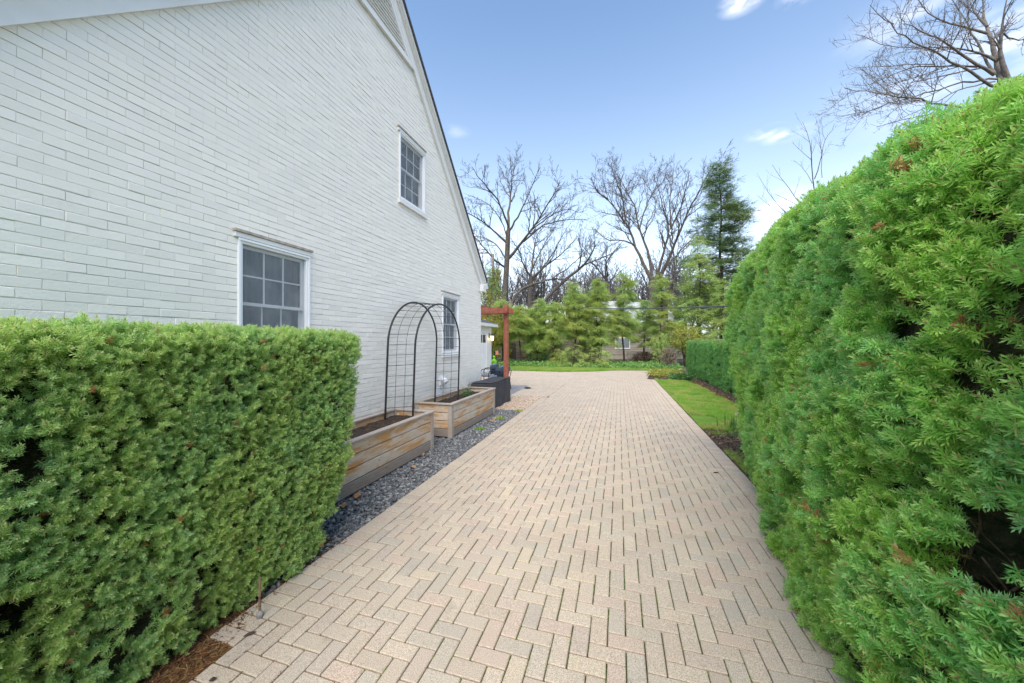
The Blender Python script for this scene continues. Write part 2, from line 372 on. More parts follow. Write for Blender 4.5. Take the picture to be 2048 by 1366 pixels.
M['siding_brown'] = siding('brown_board', (.15, .125, .10), (.23, .195, .16), .16)
M['roof_pale'] = simple('pale_shingle', (.42, .45, .46), (.52, .54, .55), 4, .8, .3, 20)
M['fabric'] = simple('charcoal_cover_fabric', (.048, .047, .052), (.068, .066, .072), 5, .8, .5, 300, bd=.001)
M['navy'] = simple('navy_cushion', (.025, .045, .075), (.05, .075, .11), 60, .7, .4, 200)
M['greyblue'] = simple('grey_blue_cushion', (.16, .20, .26), (.24, .28, .34), 30, .8, .3)
M['bluestone'] = simple('bluestone', (.20, .20, .215), (.28, .28, .29), 4, .8, .3, 40)
M['lime'] = simple('lime_plastic', (.22, .62, .02), (.30, .72, .03), 3, .4, 0)
M['pinkflag'] = simple('salmon_flag', (.75, .22, .16), (.8, .3, .22), 3, .6, 0)
M['steel'] = simple('galvanised_metal', (.30, .30, .31), (.42, .42, .43), 20, .4, .1)
M['cable'] = simple('cable_sheath', (.05, .055, .065), (.09, .095, .11), 3, .45, 0)
M['rock'] = simple('fieldstone', (.16, .155, .15), (.28, .27, .26), 12, .85, .6, 60)
def lit():
    m = N('lit_lantern_glass', .3); m.b.inputs['Emission Color'].default_value = (1, .62, .25, 1); m.b.inputs['Emission Strength'].default_value = 3; m.b.inputs['Base Color'].default_value = (.9, .6, .3, 1); return m.m
M['lit'] = lit()

# ------------------------------------------------------------------ scatter (geometry nodes)
def eulers(d, spin):
    d = d/(np.linalg.norm(d, axis=1)[:, None]+1e-9); ref = np.where(np.abs(d[:, 2:3]) > .95, np.array([[1., 0, 0]]), np.array([[0, 0, 1.]]))
    a = np.cross(ref, d); a /= np.linalg.norm(a, axis=1)[:, None]; b = np.cross(d, a)
    c, s = np.cos(spin)[:, None], np.sin(spin)[:, None]; x = a*c+b*s; y = np.cross(d, x)
    return np.stack([np.arctan2(y[:, 2], d[:, 2]), -np.arcsin(np.clip(x[:, 2], -1, 1)), np.arctan2(x[:, 1], x[:, 0])], 1)
SRC = {}
def source(name, meshes):
    c = bpy.data.collections.new(name+'_source')
    for i, me in enumerate(meshes):
        o = bpy.data.objects.new(f'{name}_{i:02d}', me); c.objects.link(o)
    SRC[name] = (c, len(meshes)); return c
def scatter(name, src, pts, rot, scl, mat, parent=None):
    c, k = SRC[src]; pts = np.asarray(pts, float); org = np.asarray(ORG.get(parent, (0, 0, 0)) if parent is not None else (0, 0, 0))
    me = bpy.data.meshes.new(name); n = len(pts); me.vertices.add(n); me.vertices.foreach_set('co', (pts-org).astype('f').ravel())
    for nm, ty, fld, arr in (('rot', 'FLOAT_VECTOR', 'vector', rot), ('scl', 'FLOAT', 'value', scl), ('pick', 'INT', 'value', RNG.integers(0, k, n))):
        a = me.attributes.new(nm, ty, 'POINT'); a.data.foreach_set(fld, np.asarray(arr, 'i' if ty == 'INT' else 'f').ravel())
    o = link(me, name, mat, parent)
    ng = bpy.data.node_groups.new(name, 'GeometryNodeTree')
    ng.interface.new_socket('Geometry', in_out='INPUT', socket_type='NodeSocketGeometry'); ng.interface.new_socket('Geometry', in_out='OUTPUT', socket_type='NodeSocketGeometry')
    nn, ll = ng.nodes, ng.links; gi = nn.new('NodeGroupInput'); go = nn.new('NodeGroupOutput')
    ci = nn.new('GeometryNodeCollectionInfo'); ci.inputs['Collection'].default_value = c; ci.inputs['Separate Children'].default_value = True; ci.inputs['Reset Children'].default_value = True
    ip = nn.new('GeometryNodeInstanceOnPoints'); ip.inputs['Pick Instance'].default_value = True
    def att(nm, ty):
        q = nn.new('GeometryNodeInputNamedAttribute'); q.data_type = ty; q.inputs['Name'].default_value = nm; return q.outputs['Attribute']
    sm = nn.new('GeometryNodeSetMaterial'); sm.inputs['Material'].default_value = mat
    ll.new(gi.outputs[0], ip.inputs['Points']); ll.new(ci.outputs[0], ip.inputs['Instance']); ll.new(att('pick', 'INT'), ip.inputs['Instance Index'])
    ll.new(att('rot', 'FLOAT_VECTOR'), ip.inputs['Rotation']); ll.new(att('scl', 'FLOAT'), ip.inputs['Scale'])
    ll.new(ip.outputs[0], sm.inputs[0]); ll.new(sm.outputs[0], go.inputs[0])
    md = o.modifiers.new('scatter', 'NODES'); md.node_group = ng; o['kind'] = 'stuff'; return o

def sprig_mesh(i, L=.058, nl=.025, n=40, w=.0042):
    rr = random.Random(i); mb = MB(); tone = []
    def add(k, v): tone.extend([v]*k)
    bend = np.array((rr.uniform(-.01, .01), rr.uniform(-.01, .01)))
    ax = lambda t: np.array((bend[0]*t*t, bend[1]*t*t, L*t))
    k0 = len(mb.v); mb.tube([ax(0), ax(.5), ax(.95)], [.0016, .0013, .0008], 3, False); add(len(mb.v)-k0, 1.25)
    k0 = len(mb.v); mb.tube([ax(.9), ax(1.0), ax(1.08)], [.0022, .0026, .0006], 4, False); add(len(mb.v)-k0, 1.5)
    for side in (0, 1, 2, 3):
        if side < 2: base, dr, l0 = ax(.02), None, 0
    def needle(p, a, fwd, l, tn):
        d = np.array((math.cos(a)*math.cos(fwd), math.sin(a)*math.cos(fwd), math.sin(fwd))); s = np.cross(d, (0, 0, 1.)); s /= np.linalg.norm(s)+1e-9
        n0 = len(mb.v); m = p+d*l*.55+np.array((0, 0, l*.06)); e = p+d*l
        mb.v += [tuple(p), tuple(m+s*w/2), tuple(e), tuple(m-s*w/2)]; mb.f += [(n0, n0+1, n0+2), (n0, n0+2, n0+3)]; tone.extend([tn*.3, tn*.6, tn, tn*.6])
    for q in range(n):
        t = .08+.9*q/n; a = q*2.4+rr.uniform(-.4, .4)
        needle(ax(t), a, R(8+48*t)+rr.uniform(-.2, .2), nl*(1-.35*t)*rr.uniform(.8, 1.15), max(0, (t-.45)*1.5)*rr.uniform(.2, 1))
    # two short side shoots
    for sg in range(2):
        a = rr.uniform(0, 6.28); p0 = ax(.25+.2*sg); d = np.array((math.cos(a)*.8, math.sin(a)*.8, .6)); d /= np.linalg.norm(d)
        u = np.cross(d, (0, 0, 1.)); u /= np.linalg.norm(u); v = np.cross(d, u)
        for q in range(12):
            t = .1+.9*q/12; p = p0+d*L*.5*t; b = q*2.4; dd = (u*math.cos(b)+v*math.sin(b))*.75+d*(.4+.5*t); dd /= np.linalg.norm(dd)
            s = np.cross(dd, d); s /= np.linalg.norm(s)+1e-9; l = nl*.8*(1-.3*t); n0 = len(mb.v); m = p+dd*l*.55; e = p+dd*l
            mb.v += [tuple(p), tuple(m+s*w/2), tuple(e), tuple(m-s*w/2)]; mb.f += [(n0, n0+1, n0+2), (n0, n0+2, n0+3)]; tone.extend([0, .2*t, .5*t, .2*t])
    return mb.mesh('yew_sprig', tone=tone)
source('sprig', [sprig_mesh(i) for i in range(5)])
source('sprig_far', [sprig_mesh(i+20, .085, .032, 18, .008) for i in range(3)])
def spray_mesh(i, L=.34, droop=.3, n=9, w=.017, ll=.05):
    rr = random.Random(i); mb = MB()
    for s in (-1, 0, 1):
        for q in range(n):
            t = (q+.5)/n; base = np.array((L*t, s*.16*t*L/.34, -droop*L*t*t+rr.uniform(-.012, .012)))
            for sd in (-1, 1):
                a = sd*R(55)+rr.uniform(-.35, .35)+s*.3; l = ll*(1.15-.5*t)*rr.uniform(.7, 1.3); d = np.array((math.cos(a), math.sin(a), rr.uniform(-.55, .3)))
                p = base; e = p+d*l; m = p+d*l*.5; u = np.array((-d[1], d[0], rr.uniform(-.6, .6)))*w/2; n0 = len(mb.v)
                mb.v += [tuple(p), tuple(m+u), tuple(e), tuple(m-u)]; mb.f.append((n0, n0+1, n0+2, n0+3))
    return mb.mesh('needle_spray')
source('spray', [spray_mesh(i) for i in range(4)])
source('spray_up', [spray_mesh(i+9, .38, -.25, 8, .022, .06) for i in range(3)])
def stone_mesh(i, flat=.45, sharp=True):
    rr = random.Random(i); mb = MB(); n = 6; v = []
    for z, s in ((-flat*.5, .75), (0, 1), (flat*.5, .6)):
        for j in range(n):
            a = 2*math.pi*j/n+rr.uniform(-.25, .25); r = s*rr.uniform(.7, 1.1)*(.5 if sharp else .5); v.append((r*math.cos(a)*1.25, r*math.sin(a)*.8, z+rr.uniform(-.08, .08)))
    mb.v = v; mb.f = [tuple(range(n))[::-1]]+[(k*n+j, k*n+(j+1) % n, (k+1)*n+(j+1) % n, (k+1)*n+j) for k in (0, 1) for j in range(n)]+[tuple(2*n+j for j in range(n))]
    return mb.mesh('stone', smooth=not sharp)
source('chip', [stone_mesh(i) for i in range(5)]); source('pebble', [stone_mesh(i+9, .6, False) for i in range(4)])
def tuft_mesh(i, n=11, h=.05, w=.0035, sp=.02, bend=.5):
    rr = random.Random(i); mb = MB()
    for q in range(n):
        a = rr.uniform(0, 6.28); x, y = rr.uniform(-sp, sp), rr.uniform(-sp, sp); hh = h*rr.uniform(.55, 1.2); b = bend*hh*rr.uniform(.2, 1); c, s = math.cos(a), math.sin(a); n0 = len(mb.v)
        mb.v += [(x-s*w/2, y+c*w/2, 0), (x+s*w/2, y-c*w/2, 0), (x+c*b*.35+s*w*.4, y+s*b*.35-c*w*.4, hh*.6), (x+c*b*.35-s*w*.4, y+s*b*.35+c*w*.4, hh*.6), (x+c*b, y+s*b, hh)]
        mb.f += [(n0, n0+1, n0+2, n0+3), (n0+3, n0+2, n0+4)]
    return mb.mesh('tuft')
source('tuft', [tuft_mesh(i) for i in range(5)])
def leafclump(i, n=9, r=.09, l=.06, w=.045):
    rr = random.Random(i); mb = MB()
    for q in range(n):
        p = np.array([rr.uniform(-r, r) for _ in range(3)]); d = np.array([rr.uniform(-1, 1), rr.uniform(-1, 1), rr.uniform(-.4, .7)]); d /= np.linalg.norm(d); u = np.cross(d, [rr.uniform(-1, 1) for _ in range(3)]); u /= np.linalg.norm(u)
        n0 = len(mb.v); mb.v += [tuple(p), tuple(p+d*l*.4+u*w/2), tuple(p+d*l), tuple(p+d*l*.4-u*w/2)]; mb.f += [(n0, n0+1, n0+2), (n0, n0+2, n0+3)]
    return mb.mesh('leaf_clump')
source('leaves', [leafclump(i) for i in range(4)])
def sliver(i, l=.03, w=.006):
    rr = random.Random(i); mb = MB(); mb.box(-l/2, l/2, -w/2, w/2, -w*.2, w*.2, w*.15); return mb.mesh('sliver')
source('sliver', [sliver(i, .03+.012*i, .004) for i in range(3)]); source('mulchchip', [sliver(i, .03+.01*i, .012) for i in range(3)])
def on_rect(n, x0, x1, y0, y1, z):
    return np.stack([RNG.uniform(x0, x1, n), RNG.uniform(y0, y1, n), np.full(n, z)], 1)
def flat_rot(n, tilt=.5):
    d = np.stack([RNG.normal(0, tilt, n), RNG.normal(0, tilt, n), np.ones(n)], 1); return eulers(d, RNG.uniform(0, 6.28, n))

# ================================================================== SETTING: ground
g = MB(); g.quad((-320, -120, -.06), (320, -120, -.06), (320, 520, -.06), (-320, 520, -.06)); g.build('ground', M['ground'], kind='structure')
# joint bed below the pavers
j = MB()
for x0, x1, y0, y1 in ((-2.25, 1.53, -1.5, 10.7), (-3.3, 1.53, 10.7, 13.0), (-14, 1.53, 13.0, 22.3)): j.quad((x0, y0, -.014), (x1, y0, -.014), (x1, y1, -.014), (x0, y1, -.014))
drive = thing('driveway', (0, 0, 0), None, None); drive['kind'] = 'structure'
j.build('joint_bed', M['joint'], drive)
lw = MB()
def far_edge(x):                                                   # where courtyard paving meets the far lawn strip
    return float(np.interp(x, [-14, -5, -3, -1.5, -.2, 2.2, 3], [19.9, 19.7, 19.7, 20.3, 21.6, 22.1, 22.3]))
xs = np.linspace(-14, 3, 52)
for a, b in zip(xs[:-1], xs[1:]): lw.quad((a, far_edge(a), .012), (b, far_edge(b), .012), (b, 24.4, .02), (a, 24.4, .02))
lw.quad((-40, 19.9, .008), (-14.0, 19.9, .008), (-14.0, 60, .008), (-40, 60, .008))
lw.build('lawn', M['lawn'], kind='structure')
def right_edge(y): return 1.53
mb = MB(); ys = np.linspace(-2, 7.6, 30)
for a, b in zip(ys[:-1], ys[1:]): mb.quad((1.53, a, 0), (6, a, .03), (6, b, .03), (1.53, b, 0))
mb.quad((2.9, 7.6, .004), (12, 7.6, .03), (12, 24, .03), (3.35, 24, .004)); mb.quad((1.2, 17.0, .0085), (3.4, 16.2, .0085), (4.0, 24, .0085), (1.9, 22.5, .0085))
mb.build('planting_bed', M['mulch_base'], kind='structure')
l2 = MB()
for a, b in zip(np.linspace(7.6, 17, 20)[:-1], np.linspace(7.6, 17, 20)[1:]):
    e = lambda y: float(np.interp(y, [7.6, 8.2, 10, 13, 16, 17], [2.55, 2.75, 2.95, 2.98, 2.85, 2.5])); l2.quad((1.53, a, .014), (e(a), a, .02), (e(b), b, .02), (1.53, b, .014))
l2.build('side_lawn', M['lawn'], kind='structure')
mb = MB(); mb.quad((-3.56, 2.4, -.03), (-2.25, 2.4, -.03), (-2.25, 8.35, -.03), (-3.56, 8.35, -.03)); mb.build('gravel_bed', M['rock'], kind='structure')
mb = MB(); mb.quad((-3.56, 8.35, -.03), (-2.25, 8.35, -.03), (-2.25, 10.7, -.03), (-3.56, 10.7, -.03)); mb.quad((-14, 8.35, -.032), (-3.56, 8.35, -.032), (-3.56, 10.7, -.032), (-14, 10.7, -.032)); mb.build('pebble_bed', M['pebble'], kind='structure')
mb = MB(); mb.quad((-3.56, -2, -.028), (-2.25, -2, -.028), (-2.25, 2.4, -.028), (-3.56, 2.4, -.028)); mb.build('hedge_bed', M['mulch_base'], kind='structure')

# ---- pavers: herringbone field with soldier-course borders, every paver a solid piece
U = .0994
pv = []                                                           # (x0,x1,y0,y1)
def clipadd(x0, x1, y0, y1, bx0, bx1, by0, by1):
    x0, x1, y0, y1 = max(x0, bx0), min(x1, bx1), max(y0, by0), min(y1, by1)
    if x1-x0 > .025 and y1-y0 > .025: pv.append((x0, x1, y0, y1))
def field(bx0, bx1, by0, by1, ox, oy):
    for i in range(int((bx0-ox)/U)-2, int((bx1-ox)/U)+2):
        for k in range(int((by0-oy)/U)-2, int((by1-oy)/U)+2):
            q = (i-k) % 4; x, y = ox+i*U, oy+k*U
            if q == 0: clipadd(x, x+2*U, y, y+U, bx0, bx1, by0, by1)
            elif q == 3: clipadd(x, x+U, y, y+2*U, bx0, bx1, by0, by1)
field(-2.05, 1.33, .2, 22.3, -2.05, 0.05)
for k in range(int(10.5/U)): clipadd(-2.25, -2.052, .25+k*U, .25+(k+1)*U, -3, 2, 0, 10.6)
for k in range(int(17.2/U)): clipadd(1.332, 1.53, .2+k*U, .2+(k+1)*U, -3, 2, 0, 17.2)
field(-3.3, -2.054, 10.9, 13.0, -3.3, 10.9); field(-9.5, -2.054, 13.0, 22.2, -9.5, 13.0)
for k in range(12): clipadd(-3.3+k*U, -3.3+(k+1)*U, 10.7, 10.897, -3.3, -2.1, 10, 11)
field(1.332, 2.2, 17.25, 22.3, 1.332, 17.25)
pv = [p for p in pv if (p[2]+p[3])/2 < far_edge((p[0]+p[1])/2)+.15 and ((p[2]+p[3])/2 > 1.8 or p[0] > float(np.interp((p[2]+p[3])/2, [1.0, 1.25, 1.55], [-2.06, -2.13, -2.30])))]
P = np.array(pv); cen = np.stack([(P[:, 0]+P[:, 1])/2, (P[:, 2]+P[:, 3])/2, np.zeros(len(P))], 1); X, Y, D = project(cen)
area = (P[:, 1]-P[:, 0])*(P[:, 3]-P[:, 2])/np.maximum(D, .2)**3
vis = (D > .3) & (X > 330) & (X < 1660) & (Y < 1400) & (Y > 700) & (cen[:, 0] < 1.6)
# foreground: skip what the hedges cover
vis &= ~((cen[:, 0] > 1.15) & (cen[:, 1] < 2.6))
order = np.argsort(-np.where(vis, area, 0)); chosen = set(order[:298].tolist())
G = .0062
cache = {}; far = MB(); ftone = []
def paver_dims(p, d):
    gx = G if d < 8 else .0052
    x0, x1, y0, y1 = p[0]+gx/2, p[1]-gx/2, p[2]+gx/2, p[3]-gx/2; return x0, x1, y0, y1
for i, p in enumerate(pv):
    x0, x1, y0, y1 = paver_dims(p, D[i]); rr = random.Random(i)
    wob = (vnoise(np.array([[cen[i, 0]*.9, cen[i, 1]*.9, 3]]))[0]-.5)*.006
    if i in chosen:
        key = (round(x1-x0, 3), round(y1-y0, 3), rr.randrange(3))
        if key not in cache:
            t = MB(); hx, hy = key[0]/2, key[1]/2; t.cbox(-hx, hx, -hy, hy, -.03, 0, .0045); t.v = [(a+rr.uniform(-.0008, .0008), b+rr.uniform(-.0008, .0008), c) for a, b, c in t.v]; cache[key] = t.mesh('paver')
        o = link(cache[key], 'paver', M['paver'], drive); o.location = ((x0+x1)/2+rr.uniform(-.0008, .0008), (y0+y1)/2, rr.uniform(-.0015, .0015)+wob)
        o.rotation_euler = (rr.gauss(0, .004), rr.gauss(0, .005), rr.gauss(0, .006))
    else:
        k0 = len(far.v); z = rr.uniform(-.0015, .0015)+wob; c = .0045; a = (rr.uniform(-.002, .002), rr.uniform(-.002, .002))
        far.v += [(x0, y0, z-.02), (x1, y0, z-.02), (x1, y1, z-.02), (x0, y1, z-.02), (x0, y0, z-c+a[0]), (x1, y0, z-c+a[1]), (x1, y1, z-c-a[0]), (x0, y1, z-c-a[1]),
                  (x0+c, y0+c, z+a[0]), (x1-c, y0+c, z+a[1]), (x1-c, y1-c, z-a[0]), (x0+c, y1-c, z-a[1])]
        far.f += [(k0+8, k0+9, k0+10, k0+11)]+[(k0+b+q, k0+b+(q+1) % 4, k0+b+4+(q+1) % 4, k0+b+4+q) for b in (0, 4) for q in range(4)]
        ftone += [rr.random()]*12
far.build('paver_field', M['paver_far'], drive, kind='stuff', tone=ftone)

# bluestone slabs of the patio beyond the house corner
patio = thing('patio', (-4.5, 11.5, 0), None, None); patio['kind'] = 'structure'
for i in range(6):
    for k in range(4):
        x1 = -3.31-i*.62; y0 = 10.72+k*.62
        if i < 5 or k < 2: MB().cbox(x1-.61, x1, y0, y0+.61, -.03, .004, .005).build('stone_slab', M['bluestone'], patio)

# ================================================================== HOUSE
WX = -3.56; AP, APZ, SL = 4.81, 7.36, 1.035                          # gable apex (inner rake line)
house = thing('painted_brick_house', (WX, AP, 0), 'large white painted brick house with steep gable end along the driveway', 'house')
def rake(y): return APZ-SL*abs(y-AP)
Y0, Y1 = .70, 8.92
wins = [dict(y0=2.54, y1=3.37, z0=1.42, z1=2.70), dict(y0=5.19, y1=6.00, z0=4.12, z1=5.24), dict(y0=6.72, y1=7.50, z0=1.44, z1=2.68)]
wm = MB(); xb = WX-.0085
# mortar face, cut round the windows into vertical strips
cuts = sorted({Y0, Y1, AP}.union(*[{w['y0'], w['y1']} for w in wins]))
for a, b in zip(cuts[:-1], cuts[1:]):
    spans = [(.02, None)]; m = (a+b)/2
    for w in wins:
        if w['y0'] <= m <= w['y1']: spans = [(.02, w['z0']), (w['z1'], None)]
    for z0, z1 in spans:
        za, zb = (rake(a)+.1, rake(b)+.1) if z1 is None else (z1, z1); wm.quad((xb, a, z0), (xb, b, z0), (xb, b, zb), (xb, a, za))
wm.build('wall', M['mortar'], house)
bw = MB()                                                          # the remaining walls
bw.quad((WX-.01, Y1, 0), (-13, Y1, 0), (-13, Y1, 3.2), (WX-.01, Y1, 3.2)); bw.quad((WX-.01, Y0, 0), (-13, Y0, 0), (-13, Y0, 3.2), (WX-.01, Y0, 3.2))
bw.v += [(-13, Y0, 0), (-13, Y1, 0), (-13, Y1, 3.2), (-13, AP, 7.4), (-13, Y0, 3.2)]; n = len(bw.v); bw.f.append(tuple(range(n-5, n)))
bw.build('rear_wall', M['mortar'], house)
# bricks
CH, BL = .0677, .2055; bricks = []
FZ = .40
row = 0; z = FZ
while z < APZ:
    off = (row % 2)*BL/2+random.uniform(-.006, .006); y = Y0-off
    while y < Y1:
        a, b = max(y, Y0), min(y+BL, Y1-.002); zc = z+CH/2
        segs = [(a, b)]
        for w in wins:
            if z+CH-.004 > w['z0'] and z+.004 < w['z1']:
                ns = []
                for s, e in segs:
                    if e <= w['y0'] or s >= w['y1']: ns.append((s, e))
                    else:
                        if s < w['y0']: ns.append((s, w['y0']+.01))
                        if e > w['y1']: ns.append((w['y1']-.01, e))
                segs = ns
        for s, e in segs:
            if e-s > .025 and z < max(rake(s), rake(e))+.02: bricks.append((s, e, z))
        y += BL
    z += CH; row += 1
B = np.array(bricks); bc = np.stack([np.full(len(B), WX), (B[:, 0]+B[:, 1])/2, B[:, 2]+CH/2], 1); X, Y, D = project(bc)
ar = np.where((X > 20) & (X < 2048) & (Y > 5) & (Y < 640) & (B[:, 1]-B[:, 0] > .15), 1/np.maximum(D, .3)**3, 0)*(B[:, 1]-B[:, 0])
bch = set(np.argsort(-ar)[:298].tolist()); bcache = {}; fb = MB(); bt = []
def brickgeo(mb, y0, y1, z0, z1, x, rr, c=.0045):
    k0 = len(mb.v); q = lambda s=.0016: rr.uniform(-s, s); tl = (q(.002), q(.002)); e0 = .0042 if rr.random() < .45 else .0004; e1 = .0042 if rr.random() < .35 else .0004
    mb.v += [(x-.02, y0, z0), (x-.02, y1, z0), (x-.02, y1, z1), (x-.02, y0, z1), (x-e0*.8+tl[0], y0, z0+q()), (x-e1*.8+tl[1], y1, z0+q()), (x-e1*.8-tl[0], y1, z1+q()), (x-e0*.8-tl[1], y0, z1+q()),
             (x+tl[0], y0+e0, z0+c+q()), (x+tl[1], y1-e1, z0+c+q()), (x-tl[0], y1-e1, z1-c+q()), (x-tl[1], y0+e0, z1-c+q())]
    mb.f += [(k0+8, k0+9, k0+10, k0+11)]+[(k0+b+i, k0+b+(i+1) % 4, k0+b+4+(i+1) % 4, k0+b+4+i) for b in (0, 4) for i in range(4)]; return 12
MORT = .0056; HEAD = .0012
for i, (a, b, z) in enumerate(bricks):
    rr = random.Random(i*7+1); dx = rr.gauss(0, .0012)
    y0, y1, z0, z1 = a+HEAD/2, b-HEAD/2, z+MORT/2, z+CH-MORT/2+.001
    if i in bch:
        key = (round(y1-y0, 3), rr.randrange(14))
        if key not in bcache:
            t = MB(); brickgeo(t, -key[0]/2, key[0]/2, -(z1-z0)/2, (z1-z0)/2, 0, rr); bcache[key] = t.mesh('brick')
        o = link(bcache[key], 'brick', M['brick'], house); o.location = (dx, (y0+y1)/2-AP, (z0+z1)/2)
    else:
        bt += [rr.random()]*brickgeo(fb, y0, y1, z0, z1, WX+dx, rr)
fb.build('brickwork', M['brick_far'], house, kind='stuff', tone=bt)
mb = MB(); mb.box(WX-.3, WX-.002, Y0, Y1, 0, FZ); mb.build('foundation', M['concrete'], house)
# roof, rake boards
rf = MB(); X0, X1 = WX+.15, -13.1; e0 = .32
def rp(y, up): return rake(y)+up
for sgn, ye in ((1, Y1+.12), (-1, Y0-.12)):
    ay, az = AP, APZ+.30; by, bz = ye, rp(ye, .30)
    n = len(rf.v)
    rf.v += [(X0, ay, az), (X0, by, bz), (X1, by, bz), (X1, ay, az), (X0, ay, az+.05), (X0, by, bz+.05), (X1, by, bz+.05), (X1, ay, az+.05)]
    rf.f += [(n, n+1, n+2, n+3), (n+4, n+7, n+6, n+5), (n, n+4, n+5, n+1), (n+1, n+5, n+6, n+2), (n, n+3, n+7, n+4)]
roof = rf.build('roof', M['shingle'], house)
for sgn in (1, -1):
    tb = MB()
    for x0, x1, u0, u1 in ((WX+.001, WX+.045, 0, .20), (WX+.001, WX+.075, .20, .235), (WX+.001, WX+.12, .235, .298)):
        ye = AP+sgn*(Y1-AP+.08); n = len(tb.v)
        ys_ = (AP, ye)
        tb.v += [(x, y, rp(y, u)) for x in (x0, x1) for y in ys_ for u in (u0, u1)]
        tb.f += [(n, n+1, n+3, n+2), (n+4, n+6, n+7, n+5), (n, n+4, n+5, n+1), (n+2, n+3, n+7, n+6), (n, n+2, n+6, n+4), (n+1, n+5, n+7, n+3)]
    tb.build('rake_board', M['trim'], house)
gt = MB(); gt.box(-13, WX+.13, Y1+.05, Y1+.17, 3.12, 3.24); gt.box(WX+.02, WX+.135, Y1-.16, Y1+.04, 3.02, 3.2); gt.build('gutter', M['trim'], house)
pv_ = MB(); pv_.tube([at(921, 408, 7.9), at(921, 408, 7.9)+np.array((-.6, 0, 0))+np.array((0, 0, .02))], .05, 8); pv_.v = [(v[0]-.3, v[1], v[2]) for v in pv_.v]
vp = MB(); vp.box(-4.3, -4.1, 7.55, 7.72, rp(7.62, .28), rp(7.62, .42)); vp.build('roof_vent', M['shingle'], roof)
# gable vent
gv = MB(); vz = 6.60; hw = (APZ-vz)/SL
gvp = MB(); gvp.v += [(WX-.04, AP-hw, vz), (WX-.04, AP+hw, vz), (WX-.04, AP, APZ)]; gvp.f.append((0, 1, 2)); gvent = gvp.build('gable_vent', M['dark'], house)
k = MB(); k.box(WX+.003, WX+.05, AP-hw-.03, AP+hw+.03, vz-.05, vz); k.build('sill', M['trim'], gvent)
k = MB(); k.box(WX+.001, WX+.035, AP-hw+.10, AP+hw-.10, vz+.001, vz+.05); k.build('bottom_rail', M['trim'], gvent)
for i in range(11):
    z0 = vz+.065+i*.058; h2 = (APZ-z0-.10)/SL
    if h2 > .06:
        k = MB(); n = 0; k.v += [(WX-.03, AP-h2, z0+.045), (WX-.03, AP+h2, z0+.045), (WX+.02, AP+h2, z0), (WX+.02, AP-h2, z0), (WX-.03, AP-h2, z0+.052), (WX-.03, AP+h2, z0+.052), (WX+.02, AP+h2, z0+.012), (WX+.02, AP-h2, z0+.012)]
        k.f += [(0, 1, 2, 3), (4, 7, 6, 5), (3, 2, 6, 7), (0, 3, 7, 4), (1, 5, 6, 2)]; k.build('slat', M['trim'], gvent)
for sgn in (1, -1):
    k = MB(); k.obox((WX+.02, AP+sgn*hw, vz+.02), (WX+.02, AP, APZ+.02), .04, .075, (0, sgn, 1)); k.v = [(v[0], v[1]-sgn*.025, v[2]-.025) for v in k.v]; k.build('frame', M['trim'], gvent)
